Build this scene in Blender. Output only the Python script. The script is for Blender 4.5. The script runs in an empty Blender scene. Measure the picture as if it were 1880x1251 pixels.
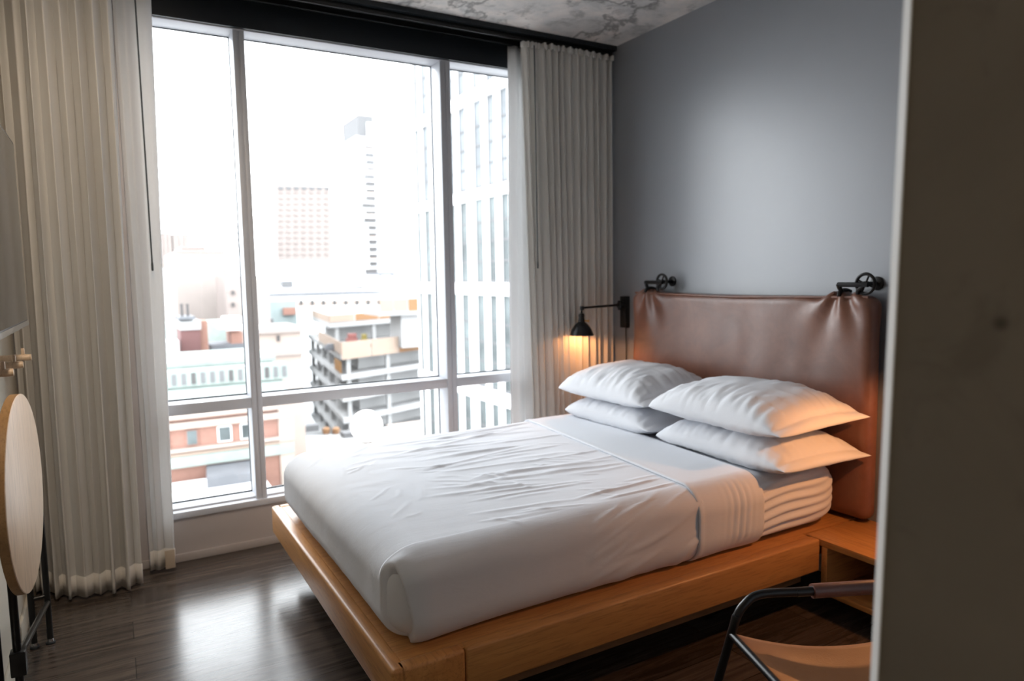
import bpy, bmesh, math, random
import numpy as np
from mathutils import Vector, Matrix, noise

random.seed(7)
rng = np.random.RandomState(11)
SC = bpy.context.scene
COL = SC.collection
PI = math.pi

# ------------------------------------------------------------------ camera
FPX = 1282.6
YAW, PITCH, ROLL = (math.radians(a) for a in (29.807, 5.357, -0.94))
CAM = np.array([0.0, 0.0, 1.45])
_c, _s = math.cos(YAW), math.sin(YAW)
_r = np.array([_c, -_s, 0.0]); _f = np.array([_s, _c, 0.0]); _u = np.array([0, 0, 1.0])
CF = _f * math.cos(PITCH) - _u * math.sin(PITCH)
_u2 = _u * math.cos(PITCH) + _f * math.sin(PITCH)
CR = _r * math.cos(ROLL) + _u2 * math.sin(ROLL)
CU = _u2 * math.cos(ROLL) - _r * math.sin(ROLL)
cam_d = bpy.data.cameras.new('camera')
cam = bpy.data.objects.new('camera', cam_d); COL.objects.link(cam)
cam.matrix_world = Matrix(((CR[0], CU[0], -CF[0], CAM[0]), (CR[1], CU[1], -CF[1], CAM[1]),
                           (CR[2], CU[2], -CF[2], CAM[2]), (0, 0, 0, 1)))
cam_d.sensor_width = 36.0
cam_d.lens = FPX / 1880 * 36.0
cam_d.clip_end = 2000; cam_d.clip_start = 0.02
cam_d.dof.use_dof = True
cam_d.dof.focus_distance = 2.15
cam_d.dof.aperture_fstop = 2.4
SC.camera = cam

def at(u, v, Y):
    """world point at depth Y that the survey of the photo puts at pixel (u, v)"""
    d = CF + CR * (u - 940) / FPX - CU * (v - 625.5) / FPX
    return CAM + d * (Y / d[1])
def atx(u, v, X):
    d = CF + CR * (u - 940) / FPX - CU * (v - 625.5) / FPX
    return CAM + d * (X / d[0])

# ------------------------------------------------------------------ materials
def new_mat(name):
    m = bpy.data.materials.new(name); m.use_nodes = True
    nt = m.node_tree; nt.nodes.clear()
    out = nt.nodes.new('ShaderNodeOutputMaterial')
    return m, nt, out

def N(nt, t, **kw):
    n = nt.nodes.new(t)
    for k, v in kw.items():
        if hasattr(n, k): setattr(n, k, v)
        else: n.inputs[k].default_value = v
    return n

def rgb(c): return (c[0], c[1], c[2], 1.0)

def coords(nt, scale=(1, 1, 1), rot=(0, 0, 0)):
    tc = nt.nodes.new('ShaderNodeTexCoord')
    mp = nt.nodes.new('ShaderNodeMapping')
    mp.inputs['Scale'].default_value = scale
    mp.inputs['Rotation'].default_value = rot
    nt.links.new(tc.outputs['Object'], mp.inputs['Vector'])
    return mp.outputs['Vector']

def ramp(nt, fac, stops):
    r = nt.nodes.new('ShaderNodeValToRGB')
    e = r.color_ramp.elements
    while len(e) < len(stops): e.new(0.5)
    for k, (p, c) in enumerate(stops):
        e[k].position = p; e[k].color = rgb(c)
    nt.links.new(fac, r.inputs['Fac'])
    return r.outputs['Color']

def mixc(nt, a, b, fac, mode='MIX'):
    m = nt.nodes.new('ShaderNodeMix'); m.data_type = 'RGBA'; m.blend_type = mode
    for sock, v in ((m.inputs[0], fac), (m.inputs[6], a), (m.inputs[7], b)):
        if hasattr(v, 'is_linked'): nt.links.new(v, sock)
        elif isinstance(v, (tuple, list)): sock.default_value = rgb(v)
        else: sock.default_value = v
    return m.outputs[2]

def noise_tex(nt, vec, scale, detail=4, rough=0.55, dist=0.0):
    n = nt.nodes.new('ShaderNodeTexNoise')
    n.inputs['Scale'].default_value = scale; n.inputs['Detail'].default_value = detail
    n.inputs['Roughness'].default_value = rough; n.inputs['Distortion'].default_value = dist
    nt.links.new(vec, n.inputs['Vector'])
    return n.outputs['Fac']

def bump(nt, h, strength, dist=0.01):
    b = nt.nodes.new('ShaderNodeBump')
    b.inputs['Strength'].default_value = strength; b.inputs['Distance'].default_value = dist
    nt.links.new(h, b.inputs['Height'])
    return b.outputs['Normal']

def principled(nt, out, color, rough=0.5, metal=0.0, spec=0.5, coat=0.0, normal=None, sheen=0.0):
    p = nt.nodes.new('ShaderNodeBsdfPrincipled')
    if hasattr(color, 'is_linked'): nt.links.new(color, p.inputs['Base Color'])
    else: p.inputs['Base Color'].default_value = rgb(color)
    if hasattr(rough, 'is_linked'): nt.links.new(rough, p.inputs['Roughness'])
    else: p.inputs['Roughness'].default_value = rough
    p.inputs['Metallic'].default_value = metal
    p.inputs['Specular IOR Level'].default_value = spec
    p.inputs['Coat Weight'].default_value = coat
    p.inputs['Coat Roughness'].default_value = 0.37
    p.inputs['Sheen Weight'].default_value = sheen
    if normal is not None: nt.links.new(normal, p.inputs['Normal'])
    nt.links.new(p.outputs[0], out.inputs['Surface'])
    return p

def flat(name, color, rough=0.6, metal=0.0, spec=0.4, vary=0.06, scale=6.0, coat=0.0):
    """plain painted / cast surface with a slight procedural mottling"""
    m, nt, out = new_mat(name)
    v = coords(nt)
    f = noise_tex(nt, v, scale, 3)
    lo = tuple(c * (1 - vary) for c in color); hi = tuple(min(1, c * (1 + vary)) for c in color)
    col = ramp(nt, f, [(0.3, lo), (0.7, hi)])
    principled(nt, out, col, rough, metal, spec, coat)
    return m

def m_concrete(name, base, blot, dark, sc=1.0, bstr=0.25, pit=0.0, spec=0.3, stretch=(1, 1, 1), amount=1.0):
    m, nt, out = new_mat(name)
    v = coords(nt, stretch)
    a = noise_tex(nt, v, 2.2 * sc, 8, 0.62, 0.7)
    b = noise_tex(nt, v, 7.0 * sc, 8, 0.65, 1.1)
    c1 = ramp(nt, a, [(0.32, base), (0.55, tuple(x * 1.12 for x in base)), (0.72, blot)])
    k = nt.nodes.new('ShaderNodeMath'); k.operation = 'MULTIPLY'; k.inputs[1].default_value = amount
    r2 = ramp(nt, b, [(0.30, (1, 1, 1)), (0.42, (0, 0, 0))])
    nt.links.new(r2, k.inputs[0])
    c2 = mixc(nt, c1, dark, k.outputs[0])
    if pit:
        vo = nt.nodes.new('ShaderNodeTexVoronoi'); vo.inputs['Scale'].default_value = pit
        nt.links.new(v, vo.inputs['Vector'])
        pr = ramp(nt, vo.outputs['Distance'], [(0.04, (1, 1, 1)), (0.10, (0, 0, 0))])
        c2 = mixc(nt, c2, tuple(x * 0.35 for x in base), pr)
    nrm = bump(nt, b, bstr, 0.02)
    principled(nt, out, c2, 0.75, 0, spec, normal=nrm)
    return m

def m_ceiling():
    m, nt, out = new_mat('raw_concrete_ceiling')
    v = coords(nt)
    a = noise_tex(nt, v, 3.4, 8, 0.62, 0.25)
    b = noise_tex(nt, coords(nt, (1.3, 0.8, 1), (0, 0, .5)), 1.15, 5, 0.62, 0.5)
    e = noise_tex(nt, v, 8.5, 7, 0.66, 0.35)
    c = ramp(nt, a, [(0.30, (0.40, 0.395, 0.39)), (0.46, (0.60, 0.59, 0.58)), (0.56, (0.72, 0.675, 0.645)), (0.70, (0.86, 0.83, 0.80))])
    vein = ramp(nt, b, [(0.472, (0, 0, 0)), (0.496, (1, 1, 1)), (0.504, (1, 1, 1)), (0.528, (0, 0, 0))])
    c = mixc(nt, c, (0.17, 0.165, 0.16), mixc(nt, (0, 0, 0), vein, 0.72))
    blot = ramp(nt, e, [(0.33, (0.65, 0.65, 0.65)), (0.47, (0, 0, 0))])
    c = mixc(nt, c, (0.27, 0.265, 0.26), blot)
    principled(nt, out, c, 0.8, 0, 0.25, normal=bump(nt, e, 0.5, 0.02))
    return m

def m_wood(name, c_lo, c_hi, axis=0, rough=0.4, scale=1.0, spec=0.5):
    m, nt, out = new_mat(name)
    st = [9.0 * scale] * 3; st[axis] = 0.7 * scale
    v = coords(nt, tuple(st))
    f = noise_tex(nt, v, 2.0, 6, 0.6, 0.8)
    g = noise_tex(nt, v, 14.0, 3, 0.6)
    c = ramp(nt, f, [(0.3, c_lo), (0.7, c_hi)])
    c = mixc(nt, c, tuple(x * 0.72 for x in c_lo), ramp(nt, g, [(0.36, (0.55, 0.55, 0.55)), (0.5, (0, 0, 0))]))
    principled(nt, out, c, rough, 0, spec)
    return m

def m_floor():
    m, nt, out = new_mat('dark_plank_floor')
    v = coords(nt)
    br = nt.nodes.new('ShaderNodeTexBrick')
    br.offset = 0.37; br.squash = 1.0
    br.inputs['Scale'].default_value = 1.0
    br.inputs['Brick Width'].default_value = 1.22; br.inputs['Row Height'].default_value = 0.165
    br.inputs['Mortar Size'].default_value = 0.0016; br.inputs['Mortar Smooth'].default_value = 0.2
    br.inputs['Bias'].default_value = 0.0
    br.inputs['Color1'].default_value = rgb((0.080, 0.063, 0.052)); br.inputs['Color2'].default_value = rgb((0.048, 0.037, 0.031))
    br.inputs['Mortar'].default_value = rgb((0.012, 0.010, 0.009))
    nt.links.new(v, br.inputs['Vector'])
    vg = coords(nt, (1.1, 16.0, 1.0))
    g = noise_tex(nt, vg, 2.4, 7, 0.65, 0.9)
    gg = noise_tex(nt, vg, 9.0, 4, 0.6, 0.3)
    gr = ramp(nt, g, [(0.30, (0.45, 0.43, 0.42)), (0.50, (1.0, 1.0, 1.0)), (0.74, (1.75, 1.70, 1.66))])
    c = mixc(nt, br.outputs['Color'], gr, 1.0, 'MULTIPLY')
    rr = ramp(nt, gg, [(0.3, (0.17, 0.17, 0.17)), (0.7, (0.27, 0.27, 0.27))])
    h = nt.nodes.new('ShaderNodeMath'); h.operation = 'SUBTRACT'
    nt.links.new(g, h.inputs[0]); nt.links.new(br.outputs['Fac'], h.inputs[1])
    principled(nt, out, c, rr, 0, 0.55, normal=bump(nt, h.outputs[0], 0.07, 0.003))
    return m

def m_cloth(name, color, transl=0.3, bscale=220, bstr=0.08, wr=0.0):
    m, nt, out = new_mat(name)
    v = coords(nt)
    f = noise_tex(nt, v, bscale, 2)
    d = nt.nodes.new('ShaderNodeBsdfDiffuse'); d.inputs['Color'].default_value = rgb(color)
    if wr:
        f2 = noise_tex(nt, coords(nt, (1.2, 5.0, 3.0)), 6, 5, 0.6, 0.6)
        b1 = nt.nodes.new('ShaderNodeBump'); b1.inputs['Strength'].default_value = wr; b1.inputs['Distance'].default_value = 0.006
        nt.links.new(f2, b1.inputs['Height'])
        b2 = nt.nodes.new('ShaderNodeBump'); b2.inputs['Strength'].default_value = bstr; b2.inputs['Distance'].default_value = 0.002
        nt.links.new(f, b2.inputs['Height']); nt.links.new(b1.outputs[0], b2.inputs['Normal'])
        nrm = b2.outputs[0]
    else:
        nrm = bump(nt, f, bstr, 0.002)
    nt.links.new(nrm, d.inputs['Normal'])
    if transl > 0:
        t = nt.nodes.new('ShaderNodeBsdfTranslucent'); t.inputs['Color'].default_value = rgb(color)
        mx = nt.nodes.new('ShaderNodeMixShader'); mx.inputs[0].default_value = transl
        nt.links.new(d.outputs[0], mx.inputs[1]); nt.links.new(t.outputs[0], mx.inputs[2])
        nt.links.new(mx.outputs[0], out.inputs['Surface'])
    else:
        nt.links.new(d.outputs[0], out.inputs['Surface'])
    return m

def m_leather(name, lo, hi, rough=0.33):
    m, nt, out = new_mat(name)
    v = coords(nt)
    a = noise_tex(nt, v, 5.0, 7, 0.65, 0.5)
    b = noise_tex(nt, v, 60.0, 4, 0.6)
    c = ramp(nt, a, [(0.28, lo), (0.72, hi)])
    vo = nt.nodes.new('ShaderNodeTexVoronoi'); vo.inputs['Scale'].default_value = 260
    nt.links.new(v, vo.inputs['Vector'])
    nr = bump(nt, vo.outputs['Distance'], 0.10, 0.002)
    rr = ramp(nt, b, [(0.3, (rough - .06,) * 3), (0.7, (rough + .08,) * 3)])
    principled(nt, out, c, rr, 0, 0.6, coat=0.25, normal=nr)
    return m

def m_glass():
    m, nt, out = new_mat('window_glass')
    f = nt.nodes.new('ShaderNodeFresnel'); f.inputs['IOR'].default_value = 1.35
    t = nt.nodes.new('ShaderNodeBsdfTransparent'); t.inputs['Color'].default_value = (0.985, 0.99, 0.99, 1)
    g = nt.nodes.new('ShaderNodeBsdfGlossy'); g.inputs['Roughness'].default_value = 0.02
    mx = nt.nodes.new('ShaderNodeMixShader')
    k = nt.nodes.new('ShaderNodeMath'); k.operation = 'MULTIPLY'; k.inputs[1].default_value = 0.5
    nt.links.new(f.outputs[0], k.inputs[0]); nt.links.new(k.outputs[0], mx.inputs[0])
    nt.links.new(t.outputs[0], mx.inputs[1]); nt.links.new(g.outputs[0], mx.inputs[2])
    nt.links.new(mx.outputs[0], out.inputs['Surface'])
    return m

def m_emit(name, color, strength):
    m, nt, out = new_mat(name)
    e = nt.nodes.new('ShaderNodeEmission'); e.inputs['Color'].default_value = rgb(color); e.inputs['Strength'].default_value = strength
    nt.links.new(e.outputs[0], out.inputs['Surface'])
    return m

M = dict(
    floor=m_floor(),
    ceiling=m_ceiling(),
    column=m_concrete('smooth_dark_concrete', (0.165, 0.146, 0.118), (0.20, 0.177, 0.145), (0.125, 0.107, 0.087), 1.0, 0.10, 9.0, amount=0.5),
    paint=flat('satin_grey_paint', (0.225, 0.243, 0.272), 0.41, spec=1.0, vary=0.012, coat=1.0),
    cream=flat('cream_paint', (0.66, 0.60, 0.50), 0.6, vary=0.012),
    warmgrey=flat('warm_grey_paint', (0.44, 0.40, 0.385), 0.55, vary=0.015),
    whitepaint=flat('white_paint', (0.72, 0.71, 0.69), 0.5, vary=0.012),
    black=flat('black_bulkhead_paint', (0.010, 0.014, 0.018), 0.45, spec=0.35),
    blackmetal=flat('black_powder_coat', (0.009, 0.0095, 0.010), 0.30, spec=0.38),
    iron=flat('blackened_iron', (0.012, 0.011, 0.011), 0.35, 0.4, 0.5, 0.2, 40),
    alu=flat('pale_window_aluminium', (0.53, 0.545, 0.585), 0.4, spec=0.4, vary=0.02),
    gasket=flat('dark_glazing_gasket', (0.05, 0.06, 0.065), 0.5),
    glass=m_glass(),
    drape=m_cloth('cream_drape_cloth', (0.78, 0.765, 0.735), 0.38, 260, 0.10),
    hemcloth=m_cloth('folded_hem_cloth', (0.74, 0.71, 0.665), 0.16, 260, 0.10),
    tanhem=m_cloth('tan_hem_weight_cloth', (0.50, 0.42, 0.33), 0.05, 260, 0.10),
    sheer=m_cloth('grey_white_liner_cloth', (0.80, 0.80, 0.80), 0.36, 260, 0.06),
    linen=m_cloth('white_bed_linen', (0.71, 0.73, 0.77), 0.0, 300, 0.05, 0.22),
    pillow=m_cloth('white_pillowcase_cotton', (0.75, 0.765, 0.80), 0.0, 260, 0.05, 0.25),
    wood=m_wood('honey_maple_wood', (0.43, 0.195, 0.060), (0.57, 0.285, 0.095), 0, 0.38),
    woody=m_wood('honey_maple_wood_cross', (0.43, 0.195, 0.060), (0.57, 0.285, 0.095), 1, 0.38),
    birch=m_wood('pale_birch_tabletop', (0.62, 0.44, 0.29), (0.68, 0.50, 0.34), 2, 0.42),
    birchedge=m_wood('amber_plywood_edge', (0.33, 0.18, 0.07), (0.42, 0.24, 0.10), 1, 0.45),
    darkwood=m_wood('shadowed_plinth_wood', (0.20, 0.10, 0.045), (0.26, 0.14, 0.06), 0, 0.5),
    leather=m_leather('brown_leather', (0.135, 0.053, 0.032), (0.23, 0.098, 0.060), 0.37),
    tan=m_leather('tan_saddle_leather', (0.28, 0.115, 0.040), (0.37, 0.155, 0.055), 0.42),
    darkleather=m_leather('dark_brown_leather_wrap', (0.10, 0.040, 0.030), (0.15, 0.06, 0.045), 0.35),
    brass=flat('aged_brass', (0.75, 0.42, 0.13), 0.3, 1.0),
    chrome=flat('bright_chrome', (0.75, 0.76, 0.78), 0.15, 1.0),
    screen=flat('dark_glossy_screen', (0.012, 0.012, 0.013), 0.07, spec=0.3, vary=0.0),
    bulb=m_emit('lit_warm_bulb', (1.0, 0.52, 0.20), 30.0),
    globe=m_emit('reflected_globe_glow', (1.0, 0.99, 0.98), 2.2),
    downlight=m_emit('lit_downlight_lens', (1.0, 0.80, 0.58), 30.0),
)
def ext(name, c, rough=0.8, spec=0.2, vary=0.04, scale=0.5): return flat(name, tuple(q * 0.62 if max(c) < .6 else q for q in c), rough, 0, spec, vary, scale)
X = dict(  # brick and green copper paled, white haze mixed into their colours
    white=ext('white_facade', (0.62, 0.62, 0.62)),
    palewall=ext('pale_glass_facade', (0.50, 0.51, 0.53)),
    glassdim=flat('grey_window_glazing', (0.075, 0.088, 0.09), 0.45, 0, 0.15, 0.5, 0.35),
    glasspale=flat('pale_window_glazing', (0.115, 0.125, 0.135), 0.5, 0, 0.12, 0.35, 0.35),
    mull=ext('grey_window_mullion', (0.16, 0.16, 0.165)),
    pink=ext('pale_pink_facade', (0.37, 0.325, 0.305)),
    pinkwin=ext('dusty_pink_window', (0.29, 0.25, 0.235)),
    greytop=ext('grey_rooftop', (0.18, 0.18, 0.185)),
    darkopen=ext('dark_opening', (0.11, 0.105, 0.105)),
    beige=ext('beige_masonry', (0.40, 0.35, 0.325)),
    beiged=ext('darker_beige_masonry', (0.34, 0.29, 0.27)),
    brick=m_wood('red_brick', (0.205, 0.115, 0.092), (0.235, 0.135, 0.108), 0, 0.85, 0.3, 0.1),
    burgundy=ext('burgundy_brick', (0.17, 0.088, 0.085)),
    copper=ext('green_copper_roof', (0.33, 0.385, 0.36), vary=0.10, scale=1.2),
    copperd=ext('weathered_copper_cornice', (0.22, 0.24, 0.20), vary=0.2, scale=2.0),
    creamstone=ext('cream_stone', (0.48, 0.40, 0.35)),
    roofgrey=ext('grey_roofing', (0.17, 0.175, 0.19), vary=0.12),
    concrete=ext('pale_site_concrete', (0.42, 0.42, 0.42)),
    concreted=ext('grey_site_concrete', (0.40, 0.40, 0.40)),
    orange=ext('orange_safety_panel', (0.30, 0.165, 0.085)),
    peach=ext('peach_safety_panel', (0.39, 0.30, 0.24)),
    amber=ext('amber_crate', (0.30, 0.15, 0.045)),
    red=ext('red_site_material', (0.25, 0.10, 0.09)),
    yellow=ext('yellow_site_material', (0.25, 0.20, 0.06)),
    teal=ext('pale_teal_facade', (0.32, 0.38, 0.38)),
    street=ext('pale_street_surface', (0.42, 0.42, 0.42), vary=0.15, scale=0.2),
)

# ------------------------------------------------------------------ object helpers
def world_of(o):
    v = Vector((0, 0, 0))
    while o is not None:
        v += o.location; o = o.parent
    return v

def tag(o, label=None, cat=None, group=None, kind=None):
    if label: o['label'] = label
    if cat: o['category'] = cat
    if group: o['group'] = group
    if kind: o['kind'] = kind
    return o

def thing(name, loc, label, cat, group=None):
    o = bpy.data.objects.new(name, None); COL.objects.link(o)
    o.location = loc; o.empty_display_size = 0.1
    return tag(o, label, cat, group)

def link_mesh(name, me, mat, parent=None, base=None, angle=40, smooth=True):
    if parent is not None:
        off = world_of(parent); 
    else:
        off = Vector(base) if base is not None else Vector((0, 0, 0))
    if off.length > 0: me.transform(Matrix.Translation(-off))
    me.materials.append(mat)
    if smooth:
        me.polygons.foreach_set('use_smooth', [True] * len(me.polygons))
        me.set_sharp_from_angle(angle=math.radians(angle))
    me.update()
    o = bpy.data.objects.new(name, me); COL.objects.link(o)
    if parent is not None: o.parent = parent
    else: o.location = off
    return o

class MB:
    def __init__(s): s.bm = bmesh.new()
    def box(s, a, b, bev=0.0, seg=2, rz=0.0, pivot=None):
        t = bmesh.new(); bmesh.ops.create_cube(t, size=1.0)
        a = Vector(a); b = Vector(b); c = (a + b) / 2; d = b - a
        for v in t.verts: v.co = Vector((v.co.x * d.x, v.co.y * d.y, v.co.z * d.z)) + c
        if bev > 0: bmesh.ops.bevel(t, geom=t.edges[:] , offset=bev, segments=seg, affect='EDGES', profile=0.5)
        if rz:
            p = Vector(pivot) if pivot is not None else c
            bmesh.ops.rotate(t, verts=t.verts, cent=p, matrix=Matrix.Rotation(rz, 3, 'Z'))
        s._merge(t); return s
    def _merge(s, t):
        me = bpy.data.meshes.new('tmp'); t.to_mesh(me); t.free()
        s.bm.from_mesh(me); bpy.data.meshes.remove(me)
    def cyl(s, p0, p1, r0, r1=None, seg=20, caps=True):
        r1 = r0 if r1 is None else r1
        return s.tube([p0, p1], [r0, r1], seg, caps)
    def tube(s, pts, rad, seg=12, caps=True):
        pts = [Vector(p) for p in pts]; n = len(pts)
        if not isinstance(rad, (list, tuple)): rad = [rad] * n
        tg = []
        for i in range(n):
            d = pts[min(i + 1, n - 1)] - pts[max(i - 1, 0)]
            tg.append(d.normalized())
        ref = Vector((0, 0, 1)) if abs(tg[0].z) < 0.9 else Vector((1, 0, 0))
        x = tg[0].cross(ref).normalized(); rings = []
        for i in range(n):
            x = (x - tg[i] * x.dot(tg[i])).normalized(); y = tg[i].cross(x)
            rings.append([s.bm.verts.new(pts[i] + (x * math.cos(2 * PI * k / seg) + y * math.sin(2 * PI * k / seg)) * rad[i]) for k in range(seg)])
        for i in range(n - 1):
            for k in range(seg):
                s.bm.faces.new((rings[i][k], rings[i][(k + 1) % seg], rings[i + 1][(k + 1) % seg], rings[i + 1][k]))
        if caps:
            s.bm.faces.new(rings[0][::-1]); s.bm.faces.new(rings[-1])
        return s
    def lathe(s, prof, o, axis=(0, 0, 1), seg=28):
        ax = Vector(axis).normalized(); o = Vector(o)
        ref = Vector((1, 0, 0)) if abs(ax.x) < 0.9 else Vector((0, 1, 0))
        x = ax.cross(ref).normalized(); y = ax.cross(x)
        rings = []
        for r, h in prof:
            if r < 1e-6: rings.append([s.bm.verts.new(o + ax * h)])
            else: rings.append([s.bm.verts.new(o + ax * h + (x * math.cos(2 * PI * k / seg) + y * math.sin(2 * PI * k / seg)) * r) for k in range(seg)])
        for a, b in zip(rings[:-1], rings[1:]):
            for k in range(seg):
                va, vb = a[k % len(a)], a[(k + 1) % len(a)]
                wa, wb = b[k % len(b)], b[(k + 1) % len(b)]
                q = []
                for w in (va, vb, wb, wa):
                    if w not in q: q.append(w)
                if len(q) > 2: s.bm.faces.new(q)
        return s
    def prism(s, poly, z0, z1):
        lo = [s.bm.verts.new((p[0], p[1], z0)) for p in poly]; hi = [s.bm.verts.new((p[0], p[1], z1)) for p in poly]
        n = len(poly)
        for k in range(n): s.bm.faces.new((lo[k], lo[(k + 1) % n], hi[(k + 1) % n], hi[k]))
        s.bm.faces.new(lo[::-1]); s.bm.faces.new(hi)
        return s
    def quad(s, a, b, c, d):
        s.bm.faces.new([s.bm.verts.new(p) for p in (a, b, c, d)]); return s
    def hexa(s, lo, hi):
        l = [s.bm.verts.new(p) for p in lo]; h = [s.bm.verts.new(p) for p in hi]; n = len(lo)
        for k in range(n): s.bm.faces.new((l[k], l[(k + 1) % n], h[(k + 1) % n], h[k]))
        s.bm.faces.new(l[::-1]); s.bm.faces.new(h); return s
    def build(s, name, mat, parent=None, base=None, angle=40, smooth=True):
        bmesh.ops.recalc_face_normals(s.bm, faces=s.bm.faces)
        me = bpy.data.meshes.new(name); s.bm.to_mesh(me); s.bm.free()
        return link_mesh(name, me, mat, parent, base, angle, smooth)

def arr_mesh(name, V, F, mat, parent=None, base=None, angle=180, recalc=False):
    me = bpy.data.meshes.new(name)
    me.from_pydata([tuple(p) for p in V], [], F)
    if recalc:
        b = bmesh.new(); b.from_mesh(me); bmesh.ops.recalc_face_normals(b, faces=b.faces); b.to_mesh(me); b.free()
    return link_mesh(name, me, mat, parent, base, angle)

def catmull(pts, n=8):
    P = [np.array(p, float) for p in pts]; P = [2 * P[0] - P[1]] + P + [2 * P[-1] - P[-2]]
    out = []
    for i in range(1, len(P) - 2):
        for k in range(n):
            t = k / n
            out.append(0.5 * ((2 * P[i]) + (-P[i - 1] + P[i + 1]) * t + (2 * P[i - 1] - 5 * P[i] + 4 * P[i + 1] - P[i + 2]) * t * t + (-P[i - 1] + 3 * P[i] - 3 * P[i + 1] + P[i + 2]) * t ** 3))
    out.append(P[-2]); return [tuple(p) for p in out]

def copy_tree(o, parent=None):
    c = o.copy(); COL.objects.link(c)
    if parent is not None: c.parent = parent
    for ch in [x for x in o.children]: copy_tree(ch, c)
    return c

def struct(o): o['kind'] = 'structure'; return o

def sstep(a, b, x):
    t = np.clip((x - a) / (b - a), 0, 1); return t * t * (3 - 2 * t)

# ------------------------------------------------------------------ room
XL, XR, YW, ZC = -0.395, 2.903, 3.90, 2.895
WX0, WX1 = 0.12, 2.40           # window opening
YN = -2.6                       # end of the entry hall behind the camera
struct(MB().box((XL - .12, YN - .12, -.12), (XR + .12, YW + .16, 0)).build('floor', M['floor'], smooth=False))
struct(MB().box((XL - .12, YN - .12, ZC), (XR + .12, YW + .16, ZC + .15)).build('ceiling', M['ceiling'], smooth=False))
struct(MB().box((XL - .12, YN, 0), (XL, YW + .16, ZC)).build('wall_left', M['cream'], smooth=False))
struct(MB().box((XR, YN, 0), (XR + .12, YW + .16, ZC)).build('wall_right', M['paint'], smooth=False))
w = MB()
w.box((XL, YW, 0), (WX0, YW + .16, ZC)); w.box((WX1, YW, 0), (XR, YW + .16, ZC))
w.box((WX0, YW, 0), (WX1, YW + .16, .235)); w.box((WX0, YW, 2.73), (WX1, YW + .16, ZC))
struct(w.build('wall_back', M['warmgrey'], smooth=False))
struct(MB().box((XL, YN - .12, 0), (XR, YN, ZC)).build('wall_front', M['whitepaint'], smooth=False))
# concrete partition beside the entry hall; its far corner is chamfered
PX, PY, TH, CH = 0.796, 0.50, 0.16, 0.021
def px(z): return PX + (z - 1.75) * 0.026
lo, hi = [], []
for z, L in ((0, lo), (ZC, hi)):
    x = px(z)
    L += [(x, YN, z), (x, PY - CH, z), (x + CH, PY, z), (x + TH, PY, z), (x + TH, YN, z)]
struct(MB().hexa(lo, hi).build('wall_partition', M['column'], smooth=False))
lo, hi = [], []
for z, L in ((0, lo), (ZC, hi)):
    x = px(z); e = 0.0012
    L += [(x - e, PY - CH, z), (x + CH, PY + e, z), (x + CH + .002, PY - .002, z), (x + .002, PY - CH - .002, z)]
struct(MB().hexa(lo, hi).build('trim_1', M['whitepaint'], smooth=False))
# wall closing the bed nook behind the partition
struct(MB().box((PX + TH - .02, .18, 0), (XR, .30, ZC)).build('wall_nook', M['paint'], smooth=False))
# baseboards
struct(MB().box((XL, -2.4, 0), (XL + .012, 3.88, .10), .003).build('baseboard_left', M['cream']))
b = MB(); b.box((XL + .012, YW - .014, 0), (XR, YW, .042), .003)
struct(b.build('baseboard_back', M['warmgrey']))
b = MB(); b.box((XR - .012, .31, 0), (XR, 3.88, .09), .003)
struct(b.build('baseboard_right', M['whitepaint']))
# black bulkhead over the window that carries the curtain tracks
b = MB(); b.box((XL, 3.655, 2.868), (XR, YW, ZC)); b.box((XL, 3.872, 2.725), (XR, YW + .002, 2.87))
struct(b.build('trim_2', M['black'], smooth=False))

def track(y, label):
    t = MB()
    t.box((XL + .01, y - .014, 2.842), (XR - .01, y + .014, 2.868), .003)
    t.box((XL + .01, y - .020, 2.836), (XR - .01, y - .012, 2.846), .002)
    o = t.build('curtain_track', M['blackmetal'], base=(1.2, y, 2.868))
    tag(o, label, 'curtain track', 'black curtain tracks under the bulkhead')
track(3.70, 'slim black curtain rail on the room side of the bulkhead, above the gathered drapes')
track(3.80, 'slim black curtain rail behind the drapes, nearest the window head')

# ------------------------------------------------------------------ window
win = struct(thing('window_1', ((WX0 + WX1) / 2, YW, .24), None, None))
Z0, Z1, ZT0, ZT1, GY = .247, 2.722, .763, .819, 4.045
fr = MB()
fr.box((WX0, YW - .004, 2.690 + .03), (WX1, GY + .01, 2.76), .002)
fr.box((WX0, YW, Z0), (WX0 + .05, GY + .01, Z1), .002); fr.box((WX1 - .05, YW, Z0), (WX1, GY + .01, Z1), .002)
fr.build('window_frame', M['alu'], win)
s = MB(); s.box((WX0, YW - .016, .228), (WX1, GY + .01, .262), .004); s.box((WX0, YW + .03, .255), (WX1, GY + .01, .272), .003)
s.build('window_sill', M['alu'], win)
MX = [(.622, .678), (1.772, 1.838)]
for a, c in MX:
    t = MB(); m_ = (a + c) / 2
    t.box((a, YW, Z0), (m_ - .003, GY + .01, Z1), .002); t.box((m_ + .003, YW, Z0), (c, GY + .01, Z1), .002)
    t.box((m_ - .004, YW + .006, Z0), (m_ + .004, GY, Z1))
    t.build('mullion', M['alu'], win)
cols = [(WX0 + .05, MX[0][0]), (MX[0][1], MX[1][0]), (MX[1][1], WX1 - .05)]
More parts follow.
